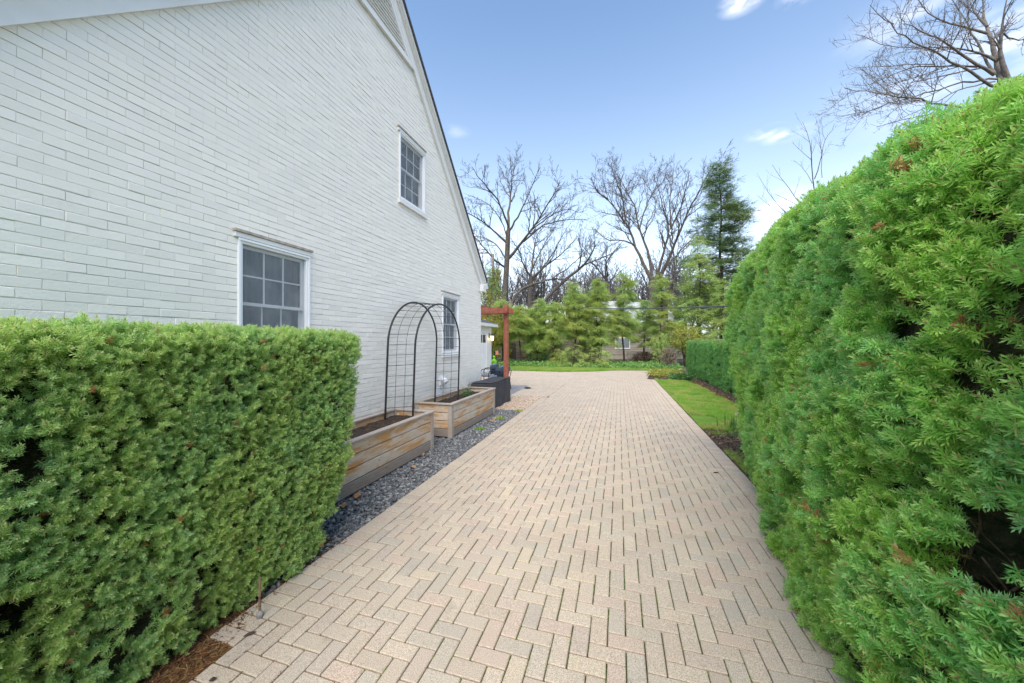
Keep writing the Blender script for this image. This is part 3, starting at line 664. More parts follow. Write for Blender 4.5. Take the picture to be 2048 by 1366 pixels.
# windows
def window(w):
    y0, y1, z0, z1 = w['y0'], w['y1'], w['z0'], w['z1']; fw = .045
    f = MB()
    for a, b, c, d in ((y0, y1, z1-fw, z1), (y0, y1, z0, z0+fw), (y0, y0+fw, z0+fw, z1-fw), (y1-fw, y1, z0+fw, z1-fw)): f.cbox(WX-.09, WX+.012, a, b, c, d, .004)
    fr = f.build('window', M['vinyl'], house)
    t = MB()
    t.cbox(WX+.0125, WX+.028, y0-.004, y1+.004, z1-.02, z1+.005, .003); t.cbox(WX+.0125, WX+.024, y0-.004, y0+.02, z0, z1-.02, .003); t.cbox(WX+.0125, WX+.024, y1-.02, y1+.004, z0, z1-.02, .003); t.build('trim', M['vinyl'], fr)
    k = MB(); k.cbox(WX-.005, WX+.045, y0-.05, y1+.03, z1+.055, z1+.085, .004); k.build('head_ledge', M['flash'], fr)
    k = MB(); k.cbox(WX-.005, WX+.03, y0-.04, y1+.02, z1+.008, z1+.054, .003); k.build('head_board', M['trim'], fr)
    k = MB(); k.v += [(WX-.05, y0-.03, z0-.002), (WX-.05, y1+.06, z0-.002), (WX+.045, y1+.06, z0-.03), (WX+.045, y0-.03, z0-.03), (WX-.05, y0-.03, z0-.09), (WX-.05, y1+.06, z0-.09), (WX+.045, y1+.06, z0-.085), (WX+.045, y0-.03, z0-.085)]
    k.f += [(0, 3, 2, 1), (4, 5, 6, 7), (3, 7, 6, 2), (0, 4, 7, 3), (1, 2, 6, 5)]; k.build('sill', M['trim'], fr)
    a, b = y0+fw, y1-fw; zm = (z0+z1)/2+.01
    for nm, xa, za, zb in (('upper_sash', WX-.035, zm-.018, z1-fw), ('lower_sash', WX-.065, z0+fw, zm+.02)):
        s = .034; m = MB()
        for c, d, e, g_ in ((a, b, zb-s, zb), (a, b, za, za+s), (a, a+s, za+s, zb-s), (b-s, b, za+s, zb-s)): m.cbox(xa-.028, xa, c, d, e, g_, .003)
        sh = m.build(nm, M['vinyl'], fr)
        m = MB(); m.quad((xa-.012, a+s, za+s), (xa-.012, b-s, za+s), (xa-.012, b-s, zb-s), (xa-.012, a+s, zb-s)); m.build('pane', M['glass'], fr)
        m = MB()
        for q in (1, 2): yy = a+s+(b-a-2*s)*q/3; m.box(xa-.018, xa-.006, yy-.007, yy+.007, za+s, zb-s)
        zz = (za+zb)/2
        for q in range(3): y_a = a+s+(b-a-2*s)*q/3+.007; y_b = a+s+(b-a-2*s)*(q+1)/3-.007; m.box(xa-.018, xa-.006, y_a, y_b, zz-.007, zz+.007)
        m.build('muntins', M['vinyl'], fr)
    m = MB(); m.quad((WX-.018, a, z0+fw), (WX-.018, b, z0+fw), (WX-.018, b, z1-fw), (WX-.018, a, z1-fw)); m.build('insect_screen_reflections', M['screen'], fr)
    m = MB(); m.box(WX-.5, WX-.095, y0-.05, y1+.05, z0-.05, z1+.05); m.f = [f_ for q, f_ in enumerate(m.f) if q != 1]; m.build('interior', M['dark'], fr)
    m = MB(); nn = 30
    for q in range(nn):
        ya, yb = y0+(y1-y0)*q/nn, y0+(y1-y0)*(q+1)/nn; h = lambda t: WX-.16+.018*math.sin(t*70)+.008*math.sin(t*151); m.quad((h(ya), ya, z0), (h(yb), yb, z0), (h(yb), yb, z1), (h(ya), ya, z1))
    m.build('curtain', M['curtain'], fr)
for w in wins: window(w)
# dryer hood and spigot low on the wall
dv = thing('dryer_vent', (WX, 6.72, .86), 'small white dryer vent hood low on the wall behind the metal arch', 'vent')
MB().cbox(WX+.002, WX+.02, 6.60, 6.80, .78, .96, .004).build('flange', M['vinyl'], dv)
MB().tube([(WX+.02, 6.70, .90), (WX+.07, 6.70, .88), (WX+.12, 6.70, .84)], [.05, .055, .06], 12).build('hood', M['vinyl'], dv, smooth=True)
MB().tube([(WX+.02, 6.62, .80), (WX+.03, 6.62, .74), (WX+.04, 6.60, .70)], .012, 8).build('pipe', M['steel'], dv, smooth=True)
fvn = thing('wall_grille', (WX, 6.55, .60), 'little white louvred grille just above the second planter', 'vent')
MB().cbox(WX+.003, WX+.01, 6.42, 6.68, .56, .74, .003).build('frame', M['vinyl'], fvn)
for q in range(5): MB().box(WX+.011, WX+.02, 6.44, 6.66, .575+q*.032, .587+q*.032).build('slat', M['vinyl'], fvn)

# ================================================================== GARAGE behind the house
gx, gy = -7.0, 13.4
gar = thing('garage', (gx-2.5, gy+3, 0), 'small white garage with grey hip roof beyond the patio', 'garage')
m = MB(); m.box(gx-6, gx, gy, gy+5.75, 0, 2.52); m.build('wall', M['trim'], gar)
m = MB(); a, b, c, d, e, h = gx-6.35, gx+.3, gy-.3, gy+6.0, 2.68, 4.0
m.v += [(a, c, e), (b, c, e), (b, d, e), (a, d, e), (a+3.3, (c+d)/2, h), (b-3.3, (c+d)/2, h)]; m.f += [(0, 1, 5, 4), (1, 2, 5), (2, 3, 4, 5), (3, 0, 4), (0, 3, 2, 1)]; m.build('roof', M['shingle'], gar)
m = MB(); m.box(a-.02, b+.02, c-.02, c+.14, e-.17, e-.01); m.box(b-.14, b+.02, c+.141, d, e-.17, e-.01); m.build('fascia', M['trim'], gar)
m = MB().cbox(gx+.001, gx+.03, 15.5, 18.22, .03, 2.12, .005); dr = m.build('door', M['vinyl'], gar)
for q in range(5):
    for z_ in range(4): MB().cbox(gx+.031, gx+.037, 15.58+q*.53, 16.02+q*.53, .10+z_*.51, .52+z_*.51, .004).build('panel' if z_ < 3 else 'pane', M['vinyl'] if z_ < 3 else M['glass'], dr)
m = MB()
for q in ((15.36, 18.36, 2.125, 2.30), (18.222, 18.36, 0, 2.12), (15.36, 15.498, 0, 2.12)): m.cbox(gx+.002, gx+.06, q[0], q[1], q[2], q[3], .006)
m.build('door_frame', M['trim'], gar)
lan = thing('wall_lantern', (gx, 18.72, 1.95), 'lit black wall lantern with warm glass beside the garage door', 'lantern')
lx, gy = gx+.2, 18.72+.2
m = MB(); m.box(lx-.195, lx-.17, gy-.25, gy-.15, 1.9, 2.15); m.box(lx-.17, lx-.02, gy-.215, gy-.185, 2.08, 2.11); m.lathe((lx, gy-.2, 2.0), [(.11, 0), (.06, .06), (.02, .12)], 4); m.lathe((lx, gy-.2, 1.72), [(.05, 0), (.08, .02)], 4); m.build('bracket', M['black'], lan)
MB().lathe((lx, gy-.2, 1.741), [(.06, 0), (.095, .25)], 4).build('glass_shade', M['lit'], lan)

# pergola on the patio
PG = thing('pergola', (-3.62, 11.4, 0), 'reddish brown stained pergola with double beam at the house corner', 'pergola')
MB().cbox(-3.72, -3.58, 11.36, 11.50, 0, 2.93, .006).build('post', M['redwood'], PG)
MB().cbox(-4.62, -4.48, 9.55, 9.69, 2.66, 2.98, .006).build('post', M['redwood'], PG)
MB().cbox(-8.62, -8.48, 11.36, 11.50, 0, 2.93, .006).build('post', M['redwood'], PG)
for y0 in (11.30, 11.505): MB().cbox(-8.9, -3.42, y0, y0+.045, 2.62, 2.80, .004).build('beam', M['redwood'], PG)
for i in range(8): MB().cbox(-3.78-i*.62-.02, -3.78-i*.62+.02, 10.3, 11.9, 2.803, 2.90, .004).build('rafter', M['redwood'], PG) if i > 0 else None
MB().obox((-3.52, 11.40, 2.72), (-5.6, 9.72, 2.72), .05, .17).build('beam', M['redwood'], PG)
MB().obox((-3.54, 11.62, 2.74), (-3.54, 11.05, 2.74), .05, .16).build('cross_tie', M['redwood'], PG)
SLT = thing('string_lights', (-4.4, 10.7, 2.5), 'string of small clear bulbs hanging under the pergola beam', 'string lights')
pts = []
for i in range(41):
    t = i/40; pts.append((-3.62-1.9*t, 11.25-1.53*t, 2.60-.10*abs(math.sin(t*math.pi*4))))
MB().tube(pts, .006, 4).build('cord', M['black'], SLT)
for i in range(9):
    p = pts[2+i*4]; MB().lathe((p[0], p[1], p[2]-.13), [(.006, 0), (.03, .03), (.03, .06), (.014, .09)], 8).build('bulb', M['pebble'] if False else M['glass'], SLT); MB().lathe((p[0], p[1], p[2]-.041), [(.014, 0), (.014, .045)], 6).build('socket', M['black'], SLT)

# covered table / fire pit
fc = thing('covered_fire_table', (-3.24, 8.95, 0), 'low box shaped patio table under a fitted charcoal fabric cover', 'covered table')
m = MB(); nx, ny = 10, 26; cx0, cx1, cy0, cy1, ct = -3.50, -3.0, 8.12, 9.78, .665
per = [(cx0+(cx1-cx0)*i/nx, cy0) for i in range(nx)]+[(cx1, cy0+(cy1-cy0)*i/ny) for i in range(ny)]+[(cx1-(cx1-cx0)*i/nx, cy1) for i in range(nx)]+[(cx0, cy1-(cy1-cy0)*i/ny) for i in range(ny)]
n = len(per); lv = [(ct-.012, 0), (ct-.05, .004), (ct-.13, .006), (ct*.5, .014), (.2, .022), (.02, .034)]
mx, my = (cx0+cx1)/2, (cy0+cy1)/2
for li, (z, o_) in enumerate(lv):
    for q, (x, y) in enumerate(per):
        dxn, dyn = (x-mx)/(cx1-mx), (y-my)/(cy1-my); w_ = (math.sin(q*1.35)*.6+math.sin(q*.61+1))*o_*.8; k_ = 1 if abs(dxn) > .99 else 0; k2 = 1 if abs(dyn) > .99 else 0
        m.v.append((x+k_*math.copysign(o_+w_, dxn), y+k2*math.copysign(o_+w_, dyn), z if li < 5 else z+.012*math.sin(q*.9)))
for li in range(len(lv)-1):
    for q in range(n): m.f.append((li*n+q, (li+1)*n+q, (li+1)*n+(q+1) % n, li*n+(q+1) % n))
m.build('cover_skirt', M['fabric'], fc)
m = MB()
for i in range(7):
    for k_ in range(13):
        fx, fy = i/6, k_/12; m.v.append((cx0-.004+(cx1-cx0+.008)*fx, cy0-.004+(cy1-cy0+.008)*fy, ct+.006*math.sin(fy*9+fx*2)-.012*math.sin(math.pi*fx)*math.sin(math.pi*fy)))
for i in range(6):
    for k_ in range(12): m.f.append((i*13+k_, (i+1)*13+k_, (i+1)*13+k_+1, i*13+k_+1))
m.build('cover_top', M['fabric'], fc, smooth=True)
m = MB(); m.tube([(cx0, cy0-.005, ct-.05), (cx1+.006, cy0-.005, ct-.05), (cx1+.006, cy1, ct-.05)], .006, 5); m.build('piping', M['fabric'], fc)

# patio chairs
def chair(loc, rz, label, back, tilt=1):
    t = thing('patio_chair', loc, label, 'chair', 'woven patio chairs behind the covered table', rz=rz)
    for s in (-1, 1):                                            # bent tube arms running down into the front legs
        MB().tube([(-.26, s*.29, 0), (-.27, s*.30, .55), (-.22, s*.30, .64), (-.10, s*.30, .665), (.28, s*.28, .66)], .015, 8).build('arm', M['black'], t, smooth=True)
        MB().tube([(.30, s*.25, 0), (.24, s*.26, .40), (.30, s*.28, .66)], .013, 8).build('leg', M['black'], t, smooth=True)
    MB().cbox(-.25, .25, -.26, .26, .36, .47, .03).build('seat', M['greyblue'], t)
    m = MB(); n = 12
    for i in range(n+1):
        a = R(-85+170*i/n); c, s = math.cos(a), math.sin(a)
        for (r, z) in ((.24, .42), (.30, .60), (.33, .80), (.30, .80), (.27, .60), (.21, .42)): m.v.append((.06+r*c*.95, r*s, z))
    for i in range(n):
        for k_ in range(6): m.f.append((i*6+k_, i*6+(k_+1) % 6, (i+1)*6+(k_+1) % 6, (i+1)*6+k_))
    m.build('back', back, t, smooth=True)
    m = MB().cbox(.05, .18, -.2, .2, .46, .86, .04); m.v = [(x+(z-.46)*.25, y, z) for x, y, z in m.v]; m.build('cushion', M['greyblue'], t); return t
p = gnd(992, 745, .6); ch1 = chair((-4.05, 11.95, 0), R(-20), 'navy backed patio chair with grey cushion nearest the pergola post', M['navy'])
chair((-4.75, 12.75, 0), R(10), 'second patio chair mostly behind the brick corner, dark looped arm showing', M['navy'])
m = MB(); m.lathe((-3.15, 12.4, 0.005), [(.12, 0), (.13, .02), (.06, .045)], 12); m.build('paver_cap', M['black']); o = bpy.data.objects['paver_cap']; o.name = 'drain_cap'; tag(o, 'dark round drain cap on the paving beside the patio', 'drain cap')

# lime green safety figure with a flag on the far grass
sf = thing('safety_sign_figure', (-7.42, 20.75, 0), 'lime green plastic caution figure holding a salmon flag on the far grass', 'sign')
sx, sy = -7.42, 20.75
m = MB(); m.lathe((sx, sy, .0), [(.16, 0), (.15, .04), (.10, .10), (.09, .3), (.13, .42), (.13, .55), (.05, .63), (.04, .66)], 10); m.build('body', M['lime'], sf, smooth=True)
m = MB(); m.lathe((sx, sy, .65), [(.03, 0), (.075, .04), (.08, .09), (.05, .15), (.01, .17)], 10); m.build('head', M['lime'], sf, smooth=True)
for s in (-1, 1): MB().tube([(sx+s*.10, sy, .56), (sx+s*.17, sy-.05, .42), (sx+s*.13, sy-.12, .36)], [.035, .03, .025], 6).build('arm', M['lime'], sf, smooth=True)
MB().tube([(sx+.13, sy-.12, .3), (sx+.15, sy-.12, 1.15)], .008, 5).build('flag_pole', M['pinkflag'], sf)
MB().box(sx+.155, sx+.32, sy-.125, sy-.12, .88, 1.12).build('flag', M['pinkflag'], sf)

# ------------------------------------------------------------------ planters
def planter(y0, y1, label, rot=0):
    x0, x1, zt = -3.50, -2.80, .60; t = thing('planter_box', ((x0+x1)/2, (y0+y1)/2, 0), label, 'planter', 'cedar planter boxes against the wall')
    ph = .142; z = .012
    for r_ in range(4):
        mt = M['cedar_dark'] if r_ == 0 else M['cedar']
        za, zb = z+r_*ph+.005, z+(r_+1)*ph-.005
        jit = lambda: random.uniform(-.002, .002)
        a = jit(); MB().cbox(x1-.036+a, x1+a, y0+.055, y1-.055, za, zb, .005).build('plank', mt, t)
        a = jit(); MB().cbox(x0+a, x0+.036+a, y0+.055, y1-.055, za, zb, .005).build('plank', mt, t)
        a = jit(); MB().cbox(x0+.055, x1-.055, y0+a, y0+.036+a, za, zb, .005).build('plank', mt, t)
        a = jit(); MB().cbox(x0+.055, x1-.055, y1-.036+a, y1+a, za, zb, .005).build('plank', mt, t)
    for xa in (x0-.012, x1-.085+.02):
        for ya in (y0-.012, y1-.085+.012): MB().cbox(xa, xa+.078, ya, ya+.085, 0, .579, .004).build('corner_post', M['cedar_grey'], t)
    cw = .085
    for q in ((x1-cw+.03, x1+.03, y0-.03, y1+.03), (x0-.03, x0-.03+cw, y0-.03, y1+.03), (x0-.03+cw+.001, x1+.029-cw, y0-.03, y0-.03+cw), (x0-.03+cw+.001, x1+.029-cw, y1+.03-cw, y1+.03)):
        MB().cbox(*q, .58, .604+random.uniform(-.001, .001), .003).build('cap_rail', M['cedar_grey'], t)
    m = MB(); n = 14; k = 40
    for i in range(n+1):
        for q in range(k+1):
            x = x0+.03+(x1-x0-.06)*i/n; y = y0+.03+(y1-y0-.06)*q/k; m.v.append((x, y, .50+.035*(vnoise(np.array([[x*9, y*9, 1]]))[0]-.5)+.02*(vnoise(np.array([[x*30, y*30, 1]]))[0]-.5)))
    for i in range(n):
        for q in range(k): m.f.append((i*(k+1)+q, (i+1)*(k+1)+q, (i+1)*(k+1)+q+1, i*(k+1)+q+1))
    m.build('soil', M['soil'], t); return t
planter(2.35, 4.98, 'weathered cedar planter box nearest the left hedge')
planter(5.62, 7.86, 'weathered cedar planter box further along, next to the covered table')
# herbs in the second planter
n = 30; c0 = np.array((-3.2, 7.2, .5)); p_ = c0+np.stack([RNG.normal(0, .06, n), RNG.normal(0, .11, n), RNG.uniform(0, .12, n)], 1)
hb = thing('herb_plant', (-3.2, 7.2, .5), 'leafy green herb growing in the second planter beneath the arch', 'plant')
scatter('leaves', 'leaves', p_, flat_rot(n, .8), RNG.uniform(.3, .7, n), M['daff'], hb)
m = MB()
for q in range(6): a = random.uniform(0, 6.28); m.tube([(-3.2+random.gauss(0, .05), 7.2+random.gauss(0, .1), .49), (-3.2+.08*math.cos(a), 7.2+.14*math.sin(a), .74+random.uniform(-.05, .06))], .003, 3)
m.build('stem', M['daff'], hb)
lit_pts = on_rect(240, -3.45, -2.9, 3.2, 4.9, .515); scatter('planter_litter', 'sliver', lit_pts, flat_rot(240, .3), RNG.uniform(.4, 1.1, 240), M['litter'], bpy.data.objects['planter_box'])

# ------------------------------------------------------------------ metal arch
arch = thing('garden_arch', (-3.25, 5.6, .5), 'tall black metal trellis arch with wire grid spanning the two planters', 'trellis')
def hoop(x, ya, yb, zt, zbase):
    out = []; r = (yb-ya)/2; zs = zt-r*.94
    for z in np.linspace(zbase, zs, 14): out.append((x, ya, z))
    for a in np.linspace(math.pi, 0, 25)[1:-1]: out.append((x, (ya+yb)/2+r*math.cos(a), zs+r*.94*math.sin(a)))
    for z in np.linspace(zs, zbase, 14): out.append((x, yb, z))
    o = np.array(out); o[:, 1] += .10*((o[:, 2]-.5)/1.7); return o
H1 = hoop(-3.44, 4.66, 6.20, 2.38, .44); H2 = hoop(-3.07, 4.84, 6.46, 2.36, .46)
for h_ in (H1, H2): MB().tube(h_, .016, 8).build('hoop', M['black'], arch, smooth=True)
for k_ in (1/3, 2/3): MB().tube(H1*(1-k_)+H2*k_, .0042, 4, False).build('long_wire', M['wire'], arch)
for q in list(range(1, 14, 1))[::1]:
    pass
def arclen_idx(h, step):
    L = np.concatenate([[0], np.cumsum(np.linalg.norm(np.diff(h, axis=0), axis=1))]); s = np.arange(.06, L[-1], step); return np.stack([np.interp(s, L, h[:, i]) for i in range(3)], 1), L[-1]
A1, l1 = arclen_idx(H1, .163); A2, l2_ = arclen_idx(H2, .163*np.linalg.norm(np.diff(H2, axis=0), axis=1).sum()/l1)
for a, b in zip(A1, A2): MB().tube([a, b], .0040, 4, False).build('cross_wire', M['wire'], arch)

# ================================================================== HEDGES
def boxsdf(p, lo, hi, r):
    c = (np.asarray(lo)+np.asarray(hi))/2; h = (np.asarray(hi)-np.asarray(lo))/2-r
    q = np.abs(p-c)-h; return np.linalg.norm(np.maximum(q, 0), axis=1)+np.minimum(q.max(1), 0)-r
def lump(p, amp, f=2.6):
    return amp*(vnoise(p*f, 3)-.5)*2+amp*.55*(vnoise(p*f*2.7, 5)-.5)*2
def sdf_left(p):
    q = p.copy(); q[:, 0] += .10*np.clip(.7-p[:, 2], 0, .7)**1.0                   # tapers in slightly towards the ground
    q[:, 1] += .42*np.clip(1.2-p[:, 2], 0, 1.2)*.6
    return boxsdf(q, (-3.22, -1.2, -.3), (-2.17, 2.62, 1.765), .11)+lump(p, .045, 3)
def sdf_right(p):
    q = p.copy(); z = p[:, 2]
    face = np.interp(p[:, 1], [-1, 1.2, 2.4, 3.4, 4.6, 6], [.80, .90, 1.0, 1.16, 1.42, 1.50])+.10*np.clip(z-1.6, 0, 2)+.06*np.clip(.6-z, 0, .6)
    topz = np.interp(p[:, 1], [-1, 1.3, 2.2, 3.3, 4.4, 5.4, 6.4], [2.40, 2.47, 2.62, 2.78, 2.94, 2.90, 2.45])
    yend = np.interp(z, [0, .7, 1.2, 1.9, 2.4, 3], [4.75, 5.05, 5.40, 6.05, 6.20, 5.9])
    q[:, 0] = p[:, 0]-face; q[:, 1] = p[:, 1]-yend; q[:, 2] = (z-topz)
    return boxsdf(q, (0, -8, -4), (2.1, 0, 0), .30)+lump(p, .075, 2.3)
def sdf_far(y0, y1, x0, zt, bulge=0):
    def f(p):
        q = p.copy(); q[:, 0] -= .10*np.clip(.5-p[:, 2], 0, .5)
        g_ = .035*np.abs(np.sin(p[:, 1]*2.4))+.02*np.sin(p[:, 1]*6)
        return boxsdf(q, (x0, y0, -.3), (x0+1.3, y1, zt), .13)+lump(p, .04, 2.2)+g_*(p[:, 2] < zt-.1)
    return f
def grad(f, p, e=.02):
    return np.stack([f(p+np.eye(3)[i]*e)-f(p-np.eye(3)[i]*e) for i in range(3)], 1)/(2*e)
def hedge(name, label, f, lo, hi, dens, band, mat, src='sprig', scl=(.8, 1.25), core_in=.13, hole=.66, group=None, topmat=None, dead=None, keep=None, up=.45, zmin=.02, cut=()):
    lo, hi = np.array(lo, float), np.array(hi, float); vol = np.prod(hi-lo)
    t = thing(name, ((lo[0]+hi[0])/2, (lo[1]+hi[1])/2, 0), label, 'hedge', group)
    # inner mass of twigs: a subdivided box pulled onto the -core_in level of the same shape
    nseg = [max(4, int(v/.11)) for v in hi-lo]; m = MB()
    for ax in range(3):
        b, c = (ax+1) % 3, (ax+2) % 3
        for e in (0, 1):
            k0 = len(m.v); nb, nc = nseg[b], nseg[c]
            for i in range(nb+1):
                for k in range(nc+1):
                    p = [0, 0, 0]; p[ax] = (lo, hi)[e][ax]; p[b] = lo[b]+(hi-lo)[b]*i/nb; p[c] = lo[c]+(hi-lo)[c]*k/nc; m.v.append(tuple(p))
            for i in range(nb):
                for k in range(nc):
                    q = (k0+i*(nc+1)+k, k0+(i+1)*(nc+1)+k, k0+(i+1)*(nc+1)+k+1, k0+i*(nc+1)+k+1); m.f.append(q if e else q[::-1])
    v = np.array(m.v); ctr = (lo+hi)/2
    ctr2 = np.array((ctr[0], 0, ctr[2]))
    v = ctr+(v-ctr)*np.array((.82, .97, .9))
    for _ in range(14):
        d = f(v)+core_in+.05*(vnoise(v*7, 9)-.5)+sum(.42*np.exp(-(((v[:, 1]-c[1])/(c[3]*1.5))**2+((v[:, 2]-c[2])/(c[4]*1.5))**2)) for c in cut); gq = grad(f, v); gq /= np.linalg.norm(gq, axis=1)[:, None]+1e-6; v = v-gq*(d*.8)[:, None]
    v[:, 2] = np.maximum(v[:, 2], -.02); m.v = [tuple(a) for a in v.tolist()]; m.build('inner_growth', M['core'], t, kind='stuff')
    pts = []; want = dens
    while want > 0:
        p = lo+(hi-lo)*RNG.random((int(dens*6), 3)); d = f(p); k = (d < band[1]) & (d > band[0]) & (p[:, 2] > zmin)
        p = p[k]; dd = d[k]
        nn_ = vnoise(p*3.4, 21)*.65+vnoise(p*8.5, 22)*.35; lim = hole+.05*(p[:, 2] > 1.4)
        p = p[(nn_ < lim) | (dd < band[0]+.02)]
        if keep is not None: p = p[keep(p)]
        pts.append(p); want -= len(p)
    p = np.concatenate(pts)[:dens]; n = len(p); gq = grad(f, p); gq /= np.linalg.norm(gq, axis=1)[:, None]+1e-6
    d = gq*.75+np.array((0, 0, up))+RNG.normal(0, .42, (n, 3)); rot = eulers(d, RNG.uniform(0, 6.28, n)); s = RNG.uniform(*scl, n)
    p = p-(d/np.linalg.norm(d, axis=1)[:, None])*.05*s[:, None]
    parts = np.zeros(n, int)
    if topmat: parts[(gq[:, 2] > .55) & (RNG.random(n) < .75)] = 1
    if dead: parts[RNG.random(n) < dead] = 2
    scatter('foliage', src, p[parts == 0], rot[parts == 0], s[parts == 0], mat, t)
    if topmat: scatter('trimmed_tips', src, p[parts == 1], rot[parts == 1], s[parts == 1], topmat, t)
    if dead: scatter('dead_sprigs', src, p[parts == 2], rot[parts == 2], s[parts == 2]*.8, M['yewdead'], t)
    return t
def gaps(p, L):
    k = np.ones(len(p), bool)
    for (x, y, z, ry, rz) in L: k &= (((p[:, 1]-y)/ry)**2+((p[:, 2]-z)/rz)**2+((p[:, 0]-x)/.11)**2 > .75+.5*vnoise(p*14, 31))
    return k
def atx(X_, Y_, x): r = ray(X_, Y_); return (x, r[1]*x/r[0], EYE+r[2]*x/r[0])
GR = [(*atx(1985, 1090, .97), .11, .13), (*atx(1905, 1120, .97), .10, .07), (*atx(1850, 1215, .98), .08, .05), (*atx(2035, 770, 1.0), .10, .05)]
GL = [(*atx(60, 920, -2.2), .06, .10), (*atx(270, 1250, -2.28), .08, .05), (*atx(20, 1250, -2.2), .08, .09), (*atx(490, 800, -2.2), .05, .03), (*atx(300, 835, -2.2), .05, .03), (*atx(420, 1130, -2.25), .06, .03)]
hl = hedge('yew_hedge', 'tall clipped yew hedge in front of the white brick wall, left of the driveway', sdf_left, (-3.4, -1.3, 0), (-2.0, 2.85, 1.95), 30000, (-.085, .015), M['yewL'], scl=(.75, 1.2), dead=.012,
           keep=lambda p: ((p[:, 0] > -2.75) | (RNG.random(len(p)) < .4)) & gaps(p, GL), cut=GL, hole=.72, core_in=.11, topmat=None)
hr = hedge('yew_hedge', 'very tall shaggy yew hedge crowding the right edge of the driveway', sdf_right, (.7, -1.6, 0), (3.8, 6.6, 3.15), 44000, (-.10, .025), M['yewR'], scl=(1.0, 1.5), dead=.016,
           keep=lambda p: ((p[:, 0] < 2.2) | (RNG.random(len(p)) < .15)) & gaps(p, GR), cut=GR, hole=.66, core_in=.14)
hf1 = hedge('yew_hedge', 'low flat topped yew hedge at the far end of the side lawn', sdf_far(12.6, 20.6, 3.36, 1.72), (3.1, 12.3, 0), (4.9, 20.9, 1.9), 15000, (-.09, .01), M['yewfar'], 'sprig_far', (1.1, 1.6), core_in=.09, hole=.70, topmat=M['yewtop'])
hf2 = hedge('yew_hedge', 'low yew hedge between the tall hedge and the flat topped far hedge', sdf_far(6.6, 12.3, 3.28, 1.70), (3.0, 6.3, 0), (4.8, 12.6, 1.9), 11000, (-.09, .01), M['yewfar'], 'sprig_far', (1.1, 1.6), core_in=.09, hole=.70, topmat=M['yewtop'])
# bare branches inside the two near hedges, showing in the gaps
def branches(parent, n, seed, gen, mat=M['twig']):
    rr = random.Random(seed)
    for i in range(n):
        m = MB(); base, tip, r0 = gen(rr); pts = [np.array(base)]; k = 7
        for q in range(1, k+1):
            t = q/k; pts.append(np.array(base)*(1-t)+np.array(tip)*t+np.array([rr.uniform(-.05, .05) for _ in range(3)])*math.sin(math.pi*t))
        m.tube(pts, [r0*(1-.75*q/k) for q in range(k+1)], 6)
        for _ in range(5):
            q = rr.randrange(2, k); a = pts[q]; d = np.array([rr.uniform(-1, 1), rr.uniform(-1, 1), rr.uniform(.0, .9)]); d /= np.linalg.norm(d); l = rr.uniform(.12, .28)
            m.tube([a, a+d*l*.5+np.array((0, 0, .02)), a+d*l], [r0*.4, r0*.25, r0*.12], 4, False)
        m.build('branch', mat, parent)
branches(hl, 22, 3, lambda r: ((r.uniform(-2.75, -2.5), r.uniform(0, 2.2), 0), (r.uniform(-2.42, -2.16), r.uniform(0, 2.3), r.uniform(.15, 1.5)), r.uniform(.008, .016)))
branches(hr, 22, 4, lambda r: ((r.uniform(1.45, 1.8), r.uniform(.6, 3.2), 0), (r.uniform(1.2, 1.3), r.uniform(.8, 2.8), r.uniform(.3, 1.6)), r.uniform(.010, .02)))

_q = atx(1985, 1090, 1.12)
branches(hr, 9, 14, lambda r: ((1.35+r.uniform(-.05, .2), _q[1]+r.uniform(-.35, .5), _q[2]-r.uniform(.45, .7)), (1.10+r.uniform(-.04, .08), _q[1]+r.uniform(-.16, .2), _q[2]+r.uniform(-.12, .16)), r.uniform(.006, .013)))
_q2 = atx(1880, 1150, 1.1)
branches(hr, 6, 15, lambda r: ((1.3, _q2[1]+r.uniform(-.35, .5), _q2[2]-r.uniform(.3, .5)), (1.05+r.uniform(-.02, .08), _q2[1]+r.uniform(-.16, .2), _q2[2]+r.uniform(-.1, .1)), r.uniform(.004, .009)))

